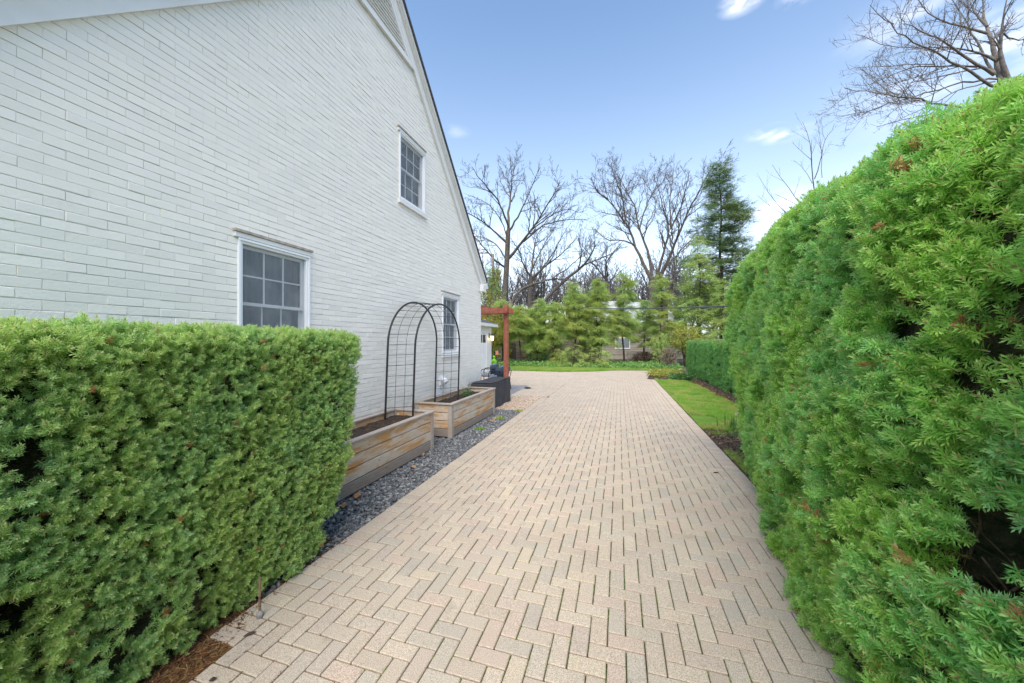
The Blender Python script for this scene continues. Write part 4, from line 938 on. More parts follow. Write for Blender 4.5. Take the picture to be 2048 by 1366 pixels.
# ================================================================== BARE TREES
def growtree(mb, pts, r0, r1, level, rr, dens=1.0, up=.18, spread=1.0, minr=.004, lmul=.42, maxlev=3, depthjit=.25):
    pts = np.asarray(pts, float); L = np.concatenate([[0], np.cumsum(np.linalg.norm(np.diff(pts, axis=0), axis=1))]); tot = L[-1]
    k = max(4, min(14, int(tot/.35)))
    s = np.linspace(0, tot, k); P_ = np.stack([np.interp(s, L, pts[:, i]) for i in range(3)], 1)
    if level <= 1:                                              # round the corners of the traced limbs
        for _ in range(2): P_[1:-1] = (P_[:-2]+2*P_[1:-1]+P_[2:])/4
    P_[1:-1] += np.array([[rr.gauss(0, 1) for _ in range(3)] for _ in range(k-2)])*tot*(.004 if level == 0 else .014)
    rad = r0+(r1-r0)*(s/tot)**.8
    mb.tube(P_, rad, 7 if r0 > .08 else (5 if r0 > .03 else 3), False)
    if level > maxlev: return
    nb = max(2, int(dens*(3.6+tot*(1.15 if level < 2 else 1.6)))); nb = min(nb, (20, 14, 8, 6)[level])
    for i in range(nb):
        t = (.30 if level == 0 else .18)+(.98-(.30 if level == 0 else .18))*(i+rr.random())/nb; x = t*(k-1); a = int(x); a = min(a, k-2); b = P_[a]+(P_[a+1]-P_[a])*(x-a)
        d = P_[a+1]-P_[a]; d /= np.linalg.norm(d)+1e-9
        v = np.array([rr.gauss(0, 1) for _ in range(3)]); v -= d*v.dot(d); v /= np.linalg.norm(v)+1e-9
        ang = R(rr.uniform(28, 58))*spread; e = d*math.cos(ang)+v*math.sin(ang); e[2] += up; e /= np.linalg.norm(e)
        l = tot*lmul*rr.uniform(.55, 1.15)*(1.12-.55*t); rb = min(rad[a]*.6, r0*.55)
        if l < .12: continue
        q = [b]; dd = e.copy(); st = l/4
        for _ in range(4):
            dd = dd+np.array([rr.gauss(0, .16), rr.gauss(0, .16), rr.gauss(0, .12)+up*.35]); dd /= np.linalg.norm(dd); q.append(q[-1]+dd*st)
        growtree(mb, q, max(rb, minr), max(minr*.55, rb*.25), level+1, rr, dens*.92, up, spread, minr, lmul*1.08, maxlev, depthjit)
def traced_tree(name, label, D, trunk, limbs, mat, tw, seed, minr, group=None, maxlev=3, dens=1.0, base=None, up=.15, lmul=.42):
    rr = random.Random(seed)
    b3 = [at(x, y, D) for x, y in trunk]; foot = b3[0].copy(); foot[2] = -.1
    if base is not None: foot[:2] = base
    t = thing(name, (foot[0], foot[1], 0), label, 'tree', group)
    m = MB(); pts = [foot]+b3; n = len(pts)
    m.tube(pts, [tw[0]*1.25]+list(np.linspace(tw[0], tw[1], n-1)), 10, False); m.build('trunk', mat, t, smooth=True)
    c = MB()
    for li, (r0, lm) in enumerate(limbs):
        dz = rr.choice((-1, 1))*rr.uniform(.02, .16)*(1 if D > 20 else .6)
        q = [at(x, y, D*(1+dz*(k/(len(lm)-1))**1.2*(0 if k == 0 else 1))) for k, (x, y) in enumerate(lm)]
        growtree(c, q, r0, minr*1.5, 0, rr, dens, up, 1.0, minr, lmul, maxlev)
    c.build('branches', mat, t, smooth=True); return t
Z1 = lambda *p: [(900+x/2.73, 300+y/2.73) for x, y in p]
Z2 = lambda *p: [(1700+x/5.69, y/5.69) for x, y in p]
Z3 = lambda *p: [(1460+x/4.553, 180+y/4.553) for x, y in p]
traced_tree('bare_oak', 'big bare oak behind the house corner, leftmost of the tall bare trees', 38, Z1((298, 1080), (300, 800), (310, 620), (318, 440)),
  [(.17, Z1((318, 440), (318, 330), (340, 210), (330, 60))), (.12, Z1((320, 420), (270, 280), (180, 180), (118, 90))), (.13, Z1((312, 510), (200, 405), (110, 350), (30, 320))),
   (.12, Z1((325, 440), (380, 350), (430, 240), (490, 95))), (.18, Z1((322, 590), (400, 500), (460, 420), (540, 280), (630, 170))), (.11, Z1((400, 500), (510, 405), (640, 380), (740, 378))),
   (.12, Z1((300, 640), (230, 590), (160, 500), (100, 440))), (.09, Z1((305, 600), (260, 520), (180, 470), (90, 470))), (.08, Z1((320, 520), (290, 400), (220, 300), (120, 250))), (.08, Z1((440, 440), (560, 350), (640, 320), (700, 340)))],
  M['bark'], (.36, .24), 11, .013, maxlev=3)
traced_tree('bare_oak', 'bare tree with forked crown, just right of the leftmost big oak', 42, Z1((437, 1080), (436, 800), (442, 690)),
  [(.14, Z1((442, 690), (455, 570), (465, 480), (540, 380))), (.14, Z1((445, 700), (540, 620), (620, 560), (700, 470))), (.12, Z1((440, 695), (395, 620), (380, 550), (330, 480))),
   (.12, Z1((448, 710), (540, 600), (600, 500), (640, 420))), (.10, Z1((445, 660), (500, 540), (560, 440), (600, 380)))], M['bark'], (.30, .24), 12, .014, maxlev=3)
traced_tree('leaning_bare_tree', 'bare tree leaning right with long curving limbs over the hemlocks', 34, Z1((300, 1040), (320, 900), (352, 800), (400, 755), (450, 735)),
  [(.12, Z1((450, 735), (560, 702), (680, 712), (760, 745))), (.07, Z1((560, 702), (650, 640), (740, 560), (790, 500)))], M['bark'], (.15, .12), 13, .012, maxlev=3)
traced_tree('leaning_bare_tree', 'slanting bare tree between the two big oaks, trunk rising to the right', 36, Z1((420, 1040), (460, 900), (540, 795), (640, 700), (700, 655)),
  [(.14, Z1((700, 655), (750, 610), (790, 530), (790, 480))), (.10, Z1((720, 630), (800, 600), (860, 580), (930, 530))), (.09, Z1((700, 655), (720, 560), (700, 480)))], M['bark'], (.18, .14), 14, .013, maxlev=3)
traced_tree('bare_tree', 'smaller bare tree in the gap between the two tallest bare oaks', 40, Z1((866, 1080), (868, 820), (860, 720)),
  [(.12, Z1((860, 720), (840, 650), (870, 580), (930, 510))), (.11, Z1((862, 720), (800, 640), (760, 600), (740, 560))), (.1, Z1((862, 730), (910, 680), (960, 640))), (.09, Z1((862, 690), (850, 600), (860, 520)))], M['bark'], (.2, .15), 15, .014, maxlev=3)
traced_tree('bare_oak', 'broad vase shaped bare oak left of the dark spruce', 36, Z1((1108, 1080), (1105, 820), (1102, 720)),
  [(.20, Z1((1102, 720), (1050, 610), (1010, 520), (960, 380), (850, 260), (755, 180))), (.17, Z1((1105, 710), (1090, 580), (1035, 430), (1000, 290), (890, 90))),
   (.17, Z1((1108, 730), (1140, 665), (1162, 560), (1205, 430), (1160, 310), (1130, 180))), (.20, Z1((1106, 740), (1140, 690), (1200, 600), (1245, 470), (1300, 330), (1370, 200), (1445, 75))),
   (.10, Z1((960, 390), (940, 250), (890, 120), (880, 70))), (.09, Z1((1035, 430), (1070, 300), (1130, 190), (1135, 110))), (.13, Z1((1140, 690), (1170, 650), (1250, 560), (1330, 470), (1370, 420))),
   (.09, Z1((1010, 520), (940, 490), (860, 495), (790, 430))), (.09, Z1((1205, 430), (1260, 320), (1290, 200), (1310, 110))), (.08, Z1((1205, 420), (1200, 300), (1210, 190), (1220, 110))), (.08, Z1((860, 265), (800, 230), (770, 150)))],
  M['bark'], (.38, .30), 16, .012, maxlev=3)
traced_tree('bare_oak', 'large grey oak rising behind the tall hedge at upper right', 12.5, Z2((1790, 1500), (1760, 1150), (1730, 1000)),
  [(.105, Z2((1730, 1000), (1690, 720), (1600, 480), (1545, 300), (1530, 150), (1535, -150))), (.10, Z2((1810, 1000), (1720, 720), (1685, 520), (1745, 340), (1750, 180), (1800, -80))),
   (.055, Z2((1700, 1010), (1480, 900), (1250, 740), (1080, 640), (870, 540), (700, 460), (540, 380), (430, 290), (380, 180))), (.06, Z2((1640, 850), (1400, 710), (1150, 550), (1000, 430), (850, 350), (600, 270))),
   (.045, Z2((1670, 700), (1500, 600), (1330, 560), (1100, 535), (850, 540))), (.045, Z2((1560, 380), (1380, 350), (1200, 290), (1050, 230), (870, 180), (800, 60), (740, -60))),
   (.045, Z2((1640, 830), (1520, 650), (1410, 400), (1320, 280), (1240, 90), (1130, -40))), (.045, Z2((1560, 300), (1430, 200), (1370, 60), (1330, -60))),
   (.045, Z2((1560, 1230), (1190, 1215), (950, 1170), (740, 1120), (500, 1080), (300, 1080), (120, 1030), (-60, 1000))), (.035, Z2((1700, 900), (1480, 900), (1260, 920), (1080, 990), (850, 1060), (620, 1130), (420, 1200), (200, 1280), (-100, 1330))),
   (.03, Z2((1650, 930), (1460, 950), (1200, 1030), (950, 1180), (700, 1300), (560, 1360))), (.035, Z2((1450, 760), (1200, 745), (970, 740), (780, 765), (540, 800), (360, 910), (230, 960))),
   (.022, Z2((970, 735), (780, 725), (620, 715), (480, 750), (350, 790), (100, 765))), (.03, Z2((1480, 780), (1250, 810), (1050, 860), (850, 930), (640, 950))), (.025, Z2((1250, 1220), (1000, 1290), (850, 1320), (500, 1370), (300, 1450))),
   (.03, Z2((1750, 380), (1800, 460), (1990, 455), (2200, 400))), (.025, Z2((1990, 700), (2100, 600), (2300, 560))), (.02, Z2((500, 275), (420, 230), (300, 200), (230, 60))), (.02, Z2((850, 545), (700, 545), (560, 540), (330, 520), (130, 400)))],
  M['bark_near'], (.17, .15), 17, .0055, maxlev=3, dens=1.35, lmul=.42)
traced_tree('sapling', 'thin upright bare sapling above the crest of the tall hedge', 14, Z3((775, 1300), (768, 930)),
  [(.028, Z3((768, 930), (745, 750), (740, 560), (720, 380), (660, 290))), (.022, Z3((770, 810), (830, 690), (832, 520), (880, 430), (940, 350))), (.012, Z3((745, 640), (660, 570), (570, 480))), (.012, Z3((750, 850), (690, 700), (580, 640))), (.014, Z3((838, 800), (835, 520), (805, 330)))],
  M['bark'], (.035, .03), 18, .0035, maxlev=2, dens=.8, up=.3)
traced_tree('sapling', 'sparse arching bare shrub tips left of the thin sapling', 11, Z3((720, 1300), (690, 1080)),
  [(.014, Z3((690, 1070), (560, 960), (480, 820), (385, 680))), (.012, Z3((680, 1080), (540, 1000), (410, 950)))], M['bark'], (.02, .015), 19, .0025, maxlev=2, dens=.6, up=.2)
traced_tree('sapling', 'bent bare twiggy shrub beside the spruce, left end of the hedge crest', 11, Z3((600, 1330), (550, 1165)),
  [(.013, Z3((550, 1165), (400, 1040), (320, 900), (270, 800))), (.009, Z3((520, 1150), (370, 1080), (250, 960))), (.009, Z3((560, 1170), (480, 1090), (420, 1000)))], M['bark'], (.02, .014), 20, .0025, maxlev=2, dens=.6, up=.2)
# far woodland: three prototypes, copied
protos = []
for s in range(3):
    rr = random.Random(40+s); t = thing('woodland_tree', (0, 0, 0), 'thin bare tree in the woodland behind the gardens', 'tree', 'bare trees of the far woodland', local=True)
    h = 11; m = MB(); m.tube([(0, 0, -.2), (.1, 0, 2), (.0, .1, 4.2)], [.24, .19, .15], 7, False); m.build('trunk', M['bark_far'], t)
    c = MB()
    for q in range(6):
        a = q*1.05+rr.uniform(-.4, .4); sp = rr.uniform(.8, 3.2) if q else .2; z0 = rr.uniform(2.6, 4.2)
        growtree(c, [(0, 0, z0), (math.cos(a)*sp*.5, math.sin(a)*sp*.5, z0+2.2), (math.cos(a)*sp, math.sin(a)*sp, h*rr.uniform(.75, 1))], .11, .03, 0, rr, 1.0, .2, 1, .022, .42, 2)
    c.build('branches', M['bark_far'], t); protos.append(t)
rr = random.Random(5)
spots = []
for i in range(40):
    X_ = 915+i*14+rr.uniform(-9, 9); D_ = rr.uniform(46, 62); spots.append((X_, D_))
for i, (X_, D_) in enumerate(spots):
    p = at(X_, 683, D_)
    if i < 3: protos[i].location = (p[0], p[1], 0); o = protos[i]
    else: o = copy_thing(protos[i % 3], (p[0], p[1], 0), rr.uniform(0, 6.28))
    sc = rr.uniform(.9, 1.4); o.scale = (sc, sc, sc*rr.uniform(.85, 1.05))
    o['label'] = 'thin bare tree in the woodland behind the gardens'

# ================================================================== EVERGREENS
def conifer(name, label, base, h, rad, mat, seed, src='spray', trunk_r=.09, z0=.5, nb=46, per=16, bend=(0, 0), profile=None, group=None, sc=(.8, 1.4), gap=.25, droop=.05, stems=1, trunkmat=None):
    rr = random.Random(seed); rg = np.random.default_rng(seed); x0, y0 = base
    t = thing(name, (x0, y0, 0), label, 'tree', group); P_, Rr, S_ = [], [], []; limbs = MB(); tr = []
    for sidx in range(stems):
        ox, oy = (0, 0) if sidx == 0 else (rr.uniform(-.35, .35), rr.uniform(-.3, .3)); hh = h*(1 if sidx == 0 else rr.uniform(.6, .85))
        f = lambda z, ox=ox, oy=oy: np.array((x0+ox*(.4+z/h)+bend[0]*(z/h)**2+.08*math.sin(z*1.3+seed), y0+oy+bend[1]*(z/h)**2+.06*math.sin(z*1.7), z))
        zz = np.linspace(-.05, hh*.97, 12); m = MB(); m.tube([f(z) for z in zz], [max(.008, trunk_r*(1-.9*max(z, 0)/hh)*(1 if sidx == 0 else .6)) for z in zz], 7, False); m.build('trunk', trunkmat or M['hem_bark'], t, smooth=True)
        for b in range(int(nb*(1 if sidx == 0 else .45))):
            u = (b+rr.random())/(nb*(1 if sidx == 0 else .45)); z = z0+(hh-z0)*u**.92
            prof = (profile(u) if profile else (1-u)**.75*min(1, .55+u*2.2))
            if rr.random() < gap*(1-u): continue
            l = rad*prof*rr.uniform(.55, 1.15)+.08; a = rr.uniform(0, 6.28); o = f(z); d = np.array((math.cos(a), math.sin(a), 0)); rise = rr.uniform(-.05, .35)
            br = [o+d*l*q+np.array((0, 0, l*(rise*q-(.25+droop)*q*q))) for q in (0, .35, .7, 1)]
            limbs.tube(br, [.018*trunk_r/.09*(1-u*.6), .012, .008, .004], 3, False)
            k = max(3, int(per*l/rad)); q = rg.uniform(.18, 1.03, k)**.8
            pp = o+d*(l*q)[:, None]+np.stack([np.zeros(k), np.zeros(k), l*(rise*q-(.25+droop)*q*q)], 1)+rg.normal(0, .05*rad, (k, 3))*np.array((1, 1, .7))
            aa = a+rg.normal(0, .75, k); dd = np.stack([np.cos(aa), np.sin(aa), rg.uniform(-.45, .35, k)], 1)
            P_.append(pp); S_.append(rg.uniform(*sc, k))
            zx = dd/np.linalg.norm(dd, axis=1)[:, None]                  # spray's long axis is its local x
            up_ = np.tile(np.array([[0, 0, 1.]]), (k, 1))+rg.normal(0, .35, (k, 3)); y_ = np.cross(up_, zx); y_ /= np.linalg.norm(y_, axis=1)[:, None]; z_ = np.cross(zx, y_)
            Rr.append(np.stack([np.arctan2(y_[:, 2], z_[:, 2]), -np.arcsin(np.clip(zx[:, 2], -1, 1)), np.arctan2(zx[:, 1], zx[:, 0])], 1))
    limbs.build('limbs', trunkmat or M['hem_bark'], t)
    scatter('foliage', src, np.concatenate(P_), np.concatenate(Rr), np.concatenate(S_), mat, t); return t
# hemlock screen: (photo x of the stem, depth, photo y of the top, radius, material, stems)
HM = [(950, 25.5, 585, 1.6, 'hemlock_g', 1), (1003, 25, 600, 1.3, 'hemlock', 1), (1040, 24.6, 612, 1.2, 'hemlock', 1), (1075, 25.2, 596, 1.3, 'hemlock_g', 2), (1108, 24.3, 604, 1.15, 'hemlock', 1), (1150, 24.6, 566, 1.35, 'hemlock', 2),
      (1178, 25.4, 580, 1.1, 'hemlock_g', 1), (1196, 24.2, 556, 1.2, 'hemlock', 2), (1246, 24.4, 545, 1.35, 'hemlock', 2), (1322, 25.6, 548, 1.5, 'hemlock', 1), (1290, 27.5, 600, 1.2, 'hemlock_g', 1)]
HL = ['feathery yellow green hemlock half hidden behind the garage corner', 'feathery hemlock just left of the pergola post', 'slim hemlock just right of the pergola post', 'green double stemmed hemlock in front of the dark board shed, second right of the pergola', 'short hemlock with bare lower trunk in front of the shed boards',
      'bushy yellow green hemlock in front of the right end of the shed', 'thin green hemlock behind two yellower ones near the shed end', 'tall open hemlock with dark visible trunks, centre of the row', 'tall two stemmed hemlock beside the pale house, above the drive end',
      'airy hemlock rising before the chimney of the pale house', 'small green hemlock in front of the pale house roof']
for i, (X_, D_, yt, rd, mt, st) in enumerate(HM):
    p = at(X_, 683, D_); h = EYE+(683-yt)/FPX*D_; conifer('hemlock_tree', HL[i], (p[0], p[1]), h, rd, M[mt], 100+i, nb=125, per=38, stems=st, z0=.8+1.1*((i*37) % 3)/2, group='hemlocks along the back boundary', sc=(.8, 1.5), gap=.22, profile=lambda u: (1-u)**.6*min(1, .6+1.5*u)*(.72+.45*math.sin(u*(13+i*2.3)+i*1.7)), trunk_r=.075)
for i, (X_, D_, h, rd) in enumerate(((1150, 23.2, 1.5, 1.1), (1197, 23.0, 1.35, 1.1), (1118, 24, 1.2, .7))):
    p = at(X_, 683, D_); conifer('young_hemlock', ['low bushy yellow green hemlock at the edge of the far lawn', 'low spreading hemlock sprays right of the bushy low one', 'little hemlock seedling left of the low bushy hemlocks'][i], (p[0], p[1]), h, rd, M['hemlock'], 130+i, nb=34, per=14, z0=.15, gap=.1, sc=(.7, 1.2), trunk_r=.04, profile=lambda u: (1-u)**.4)
p = at(1441, 683, 27); conifer('spruce_tree', 'tall dark open spruce with a bare mast top, behind the tall hedge', (p[0], p[1]), EYE+(683-322)/FPX*27, 3.9, M['spruce'], 150, 'spray_up', .17, 3.2, 330, 56, sc=(.85, 1.5), gap=.18, droop=-.05, profile=lambda u: (1-u)**.85*(.85+.25*math.sin(u*23)))
p = at(1398, 683, 25); conifer('hemlock_tree', 'dense green hemlock directly behind the flat topped hedge', (p[0], p[1]), EYE+(683-470)/FPX*25, 2.1, M['hemlock_g'], 151, nb=150, per=30, z0=.8, sc=(.8, 1.5), gap=.12)
p = at(1445, 683, 23); conifer('hemlock_tree', 'dark green hemlock partly hidden by the rounded end of the tall hedge', (p[0], p[1]), EYE+(683-560)/FPX*23, 1.9, M['hemlock_g'], 152, nb=120, per=28, z0=.8, sc=(.8, 1.4), gap=.12)
p = at(1368, 683, 27); conifer('hemlock_tree', 'narrow green hemlock between the pale house and the spruce', (p[0], p[1]), EYE+(683-545)/FPX*27, 1.3, M['hemlock_g'], 153, nb=90, per=24, z0=.8, sc=(.8, 1.4), gap=.15)

# broadleaf shrubs, ivy-clad snags, ground covers
def bush(name, label, cat, c, r3, n, mat, seed, scl=(.7, 1.3), src='leaves', stems=True, shell=.35, part='foliage'):
    rg = np.random.default_rng(seed); t = thing(name, (c[0], c[1], c[2]-r3[2] if c[2]-r3[2] < .2 else c[2]-r3[2]), label, cat)
    d = rg.normal(0, 1, (n, 3)); d /= np.linalg.norm(d, axis=1)[:, None]; rr_ = rg.uniform(shell, 1, n)**.6; lum = .75+.5*vnoise(d*2.2+seed, seed)
    p = np.array(c)+d*(rr_*lum)[:, None]*np.array(r3); p = p[p[:, 2] > .01]
    scatter(part, src, p, eulers(rg.normal(0, 1, (len(p), 3)), rg.uniform(0, 6.28, len(p))), rg.uniform(*scl, len(p)), mat, t)
    if stems:
        m = MB()
        for q in range(7):
            a = rg.uniform(0, 6.28); m.tube([(c[0]+.05*math.cos(a), c[1]+.05*math.sin(a), -.02), (c[0]+r3[0]*.4*math.cos(a), c[1]+r3[1]*.4*math.sin(a), c[2]), (c[0]+r3[0]*.7*math.cos(a), c[1]+r3[1]*.7*math.sin(a), c[2]+r3[2]*.6)], [.02, .014, .006], 4, False)
        m.build('stem', M['hem_bark'], t)
    return t
def snag(X_, D_, ytop, w, label, mats, seed):
    rg = np.random.default_rng(seed); p0 = at(X_, 683, D_); h = EYE+(683-ytop)/FPX*D_; t = thing('ivy_covered_trunk', (p0[0], p0[1], 0), label, 'tree')
    m = MB(); m.tube([(p0[0]+.1*math.sin(q), p0[1], h*q/5) for q in range(6)], list(np.linspace(.2, .11, 6)), 8); m.build('trunk', M['bark_near'] , t, smooth=True)
    for q, mt in enumerate(mats):
        n = 520; z = rg.uniform(.2, h*.86, n); a = rg.uniform(0, 6.28, n); r = w*(.5+.9*vnoise(np.stack([z*1.3, np.cos(a)*1.2, np.full(n, q*3.)], 1), seed))*rg.uniform(.4, 1, n)
        p = np.stack([p0[0]+r*np.cos(a), p0[1]+r*np.sin(a), z], 1); scatter('ivy', 'leaves', p, eulers(rg.normal(0, 1, (n, 3)), a), rg.uniform(1.0, 1.9, n), M[mt], t)
snag(988, 29, 508, .75, 'dead trunk wrapped in yellow tinted ivy, left of the pergola post', ('ivy', 'orange_leaf'), 60)
snag(1078, 28, 600, .8, 'short trunk smothered in dark ivy behind the hemlocks', ('ivy', 'ivy'), 61)
snag(1022, 30, 598, .7, 'ivy mound just above the end of the pergola beam', ('ivy', 'orange_leaf'), 62)
p = at(1372, 662, 23.5); bush('golden_shrub', 'yellow variegated shrub peeping over the flat topped hedge', 'shrub', (p[0], p[1], 1.9), (1.0, .8, .85), 900, M['gold'], 70)
p = at(975, 640, 24); bush('flowering_shrub', 'yellow orange budding shrub seen under the pergola beam', 'shrub', (p[0], p[1], 2.6), (1.7, 1.0, 1.5), 1100, M['orange_leaf'], 71)
p = at(1338, 715, 21.5); bush('dry_shrub', 'dry brown twiggy shrub left of the flat topped hedge', 'shrub', (p[0], p[1], .75), (.55, .5, .7), 700, M['dry'], 72, src='sliver', scl=(2.5, 5.5), shell=.1)
p = at(1322, 700, 24.5); bush('twiggy_shrub', 'taller loose shrub with bare pinkish stems behind the dry shrub', 'shrub', (p[0], p[1], 1.3), (.9, .7, 1.1), 520, M['hemlock_g'], 73, scl=(.6, 1.1), shell=.1)
p = at(1290, 722, 26.5); bush('reddish_shrub', 'low reddish brown shrub by the pale house garden', 'shrub', (p[0], p[1], .45), (1.1, .6, .45), 420, M['mulch'], 74, scl=(.8, 1.4))
p = at(1345, 746, 18.6); bush('variegated_ground_cover', 'creamy yellow ground cover at the drive corner', 'plant', (2.15, 18.5, .16), (.85, .8, .2), 700, M['gold'], 75, scl=(.6, 1.1), stems=False)
p = at(1362, 762, 16.5); bush('hosta_clump', 'pale green leafy clump on the edge of the side lawn', 'plant', (2.65, 16.9, .08), (.5, .28, .12), 160, M['daff'], 76, scl=(1.1, 1.9), stems=False)
# ivy ground cover strip behind the far lawn
n = 5200; x = RNG.uniform(-8.5, 3.6, n); y = RNG.uniform(22.7, 27, n)-.25*np.abs(x+3)*.2; z = RNG.uniform(0, .22, n)
iv = link(bpy.data.meshes.new('x'), 'x', None); bpy.data.objects.remove(iv)
io = scatter('ivy_ground_cover', 'leaves', np.stack([x, y, z], 1), flat_rot(n, .6), RNG.uniform(.9, 1.8, n), M['ivy'])
# grasses
def grass(name, n, sampler, s=(.8, 1.3), mat='grass'):
    p = sampler(n); scatter(name, 'tuft', p, flat_rot(len(p), .15), RNG.uniform(*s, len(p)), M[mat])
def side(n):
    y = RNG.uniform(7.55, 17, n); e = np.interp(y, [7.6, 8.2, 10, 13, 16, 17], [2.55, 2.75, 2.95, 2.98, 2.85, 2.5]); x = 1.53+(e-1.53)*RNG.random(n)
    k = vnoise(np.stack([x*2.2, y*2.2, y*0], 1), 7) < .62; return np.stack([x[k], y[k], np.full(k.sum(), .014)], 1)
grass('lawn_grass', 17000, side, (.7, 1.15))
def sidefringe(n):
    y = RNG.uniform(5.2, 7.9, n); x = 1.55+np.abs(RNG.normal(0, .10, n))+.25*(y > 7.2)*RNG.random(n)+.9*(y > 7.4)*RNG.random(n); k = vnoise(np.stack([x*3, y*3, y*0], 1), 4) > .45; return np.stack([x[k], y[k], np.full(k.sum(), .004)], 1)
grass('edge_grass', 1500, sidefringe, (.4, .8))
def farl(n):
    x = RNG.uniform(-13, 2.6, n); f_ = np.interp(x, [-14, -5, -3, -1.5, -.2, 2.2, 3], [19.9, 19.7, 19.7, 20.3, 21.6, 22.1, 22.3]); y = f_+(24.2-f_)*RNG.random(n); return np.stack([x, y, np.full(n, .012)], 1)
grass('far_lawn_grass', 16000, farl, (1.2, 2.0))
# moss and weeds in the drive joints
vi = [i for i in range(len(pv)) if D[i] > 0] if False else None
wx = RNG.triangular(-1.4, 1.2, 1.35, 3600); wy = RNG.triangular(.9, 1.2, 7, 3600); wx = -2.05+np.round((wx+2.05)/U)*U+RNG.normal(0, .002, 3600)
k = vnoise(np.stack([wx*2, wy*2, wy*0], 1), 12) > .50; scatter('joint_moss_tufts', 'tuft', np.stack([wx[k], wy[k], np.full(k.sum(), -.010)], 1), flat_rot(k.sum(), .5), RNG.uniform(.16, .40, k.sum()), M['grass'])
# gravel, pebbles, mulch, litter
def gravel(name, src, n, x0, x1, y0, y1, s, mat, z=.0, cond=None, layers=2):
    p = on_rect(n, x0, x1, y0, y1, z); p[:, 2] += RNG.uniform(-.018, .006, n)
    if cond is not None: p = p[cond(p)]
    scatter(name, src, p, flat_rot(len(p), .45), RNG.uniform(*s, len(p)), mat)
gravel('slate_gravel', 'chip', 9000, -2.86, -2.262, 1.8, 8.38, (.020, .046), M['slate'], -.004)
gravel('slate_gravel', 'chip', 700, -3.5, -2.8, 5.0, 5.62, (.020, .046), M['slate'], -.004)
gravel('slate_gravel', 'chip', 500, -3.5, -2.8, 7.86, 8.3, (.020, .046), M['slate'], -.004)
gravel('tan_pebbles', 'pebble', 6500, -3.50, -2.262, 8.36, 10.69, (.022, .044), M['pebble'], -.004)
gravel('bark_mulch', 'mulchchip', 3800, 1.56, 3.4, 4.8, 8.0, (.6, 1.5), M['mulch'], .02, lambda p: ~((p[:, 1] > 7.55) & (p[:, 0] < 2.6)))
gravel('bark_mulch', 'mulchchip', 2600, 2.9, 3.6, 7.6, 20, (.7, 1.8), M['mulch'], .02)
gravel('bark_mulch', 'mulchchip', 1500, 1.6, 3.3, 16.9, 21, (1, 2.2), M['mulch'], .02)
gravel('needle_litter', 'sliver', 6000, -2.35, -2.02, .3, 1.75, (.5, 1.1), M['litter'], -.006, lambda p: p[:, 0] < np.interp(p[:, 1], [1.0, 1.3, 1.75], [-2.0, -2.04, -2.2]))
gravel('needle_litter', 'sliver', 4600, -2.62, -2.20, .3, 2.5, (.5, 1.25), M['litter'], -.008)
gravel('edging_litter', 'sliver', 1400, 2.86, 3.02, 8, 16.5, (1, 2), M['litter'], .03)
n = 2600; yy = RNG.uniform(.6, 4.2, n); col_ = RNG.integers(0, 8, n); xx = -2.05+col_*U+RNG.normal(0, .0035, n); k = RNG.random(n) < np.exp(-col_*.33); scatter('joint_litter', 'sliver', np.stack([xx[k], yy[k], np.full(k.sum(), -.004)], 1), eulers(np.stack([RNG.normal(0, .2, k.sum()), RNG.normal(0, .2, k.sum()), np.ones(k.sum())], 1), RNG.normal(1.57, .5, k.sum())), RNG.uniform(.25, .6, k.sum()), M['litter'])

# daffodils and small bed plants
def clump(name, label, x, y, n, h, spread, mat, flowers=0, seed=0):
    rr = random.Random(seed); t = thing(name, (x, y, 0), label, 'plant')
    m = MB()
    for q in range(n):
        a = rr.uniform(0, 6.28); bx, by = x+rr.gauss(0, spread), y+rr.gauss(0, spread*.8); hh = h*rr.uniform(.6, 1.1); c, s = math.cos(a), math.sin(a); w = .009; b = hh*rr.uniform(.1, .5); k = len(m.v)
        m.v += [(bx-s*w, by+c*w, 0), (bx+s*w, by-c*w, 0), (bx+c*b*.3+s*w, by+s*b*.3-c*w, hh*.6), (bx+c*b*.3-s*w, by+s*b*.3+c*w, hh*.6), (bx+c*b, by+s*b, hh)]; m.f += [(k, k+1, k+2, k+3), (k+3, k+2, k+4)]
    m.build('leaf', mat, t)
    for q in range(flowers):
        fx, fy = x+rr.gauss(0, spread), y+rr.gauss(0, spread*.7); z = h*rr.uniform(.95, 1.2); m = MB()
        for w in range(6):
            a = w*math.pi/3; c, s = math.cos(a), math.sin(a); k = len(m.v); m.v += [(fx, fy-.01, z), (fx+c*.02-s*.01, fy-.02, z+s*.02+c*.01), (fx+c*.038, fy-.018, z+s*.038), (fx+c*.02+s*.01, fy-.02, z+s*.02-c*.01)]; m.f.append((k, k+1, k+2, k+3))
        m.tube([(fx, fy-.012, z), (fx, fy-.045, z-.004)], [.010, .015], 8, False); m.build('flower', M['petal'], t); MB().tube([(fx, fy, 0), (fx, fy, z)], .003, 4).build('stem', mat, t)
    return t
clump('daffodils', 'clump of daffodils with white blooms where lawn meets the mulch bed', 2.42, 7.75, 130, .30, .20, M['daff'], 6, 1)
clump('bed_plant', 'small leafy sprout in the mulch bed nearest the tall hedge', 1.95, 6.15, 40, .14, .07, M['daff'], 0, 2)
clump('bed_plant', 'small green sprout between the daffodils and the drive', 1.95, 7.15, 30, .12, .05, M['daff'], 0, 3)
clump('bed_plant', 'tuft of grass like leaves deep in the mulch bed', 2.35, 6.75, 30, .13, .06, M['daff'], 0, 4)
clump('weed', 'bright green weed in the slate gravel by the second planter', -2.5, 7.35, 60, .07, .05, M['grass'], 0, 5)
clump('weed', 'smaller weed in the slate gravel nearer the camera', -2.56, 6.35, 40, .05, .05, M['grass'], 0, 6)
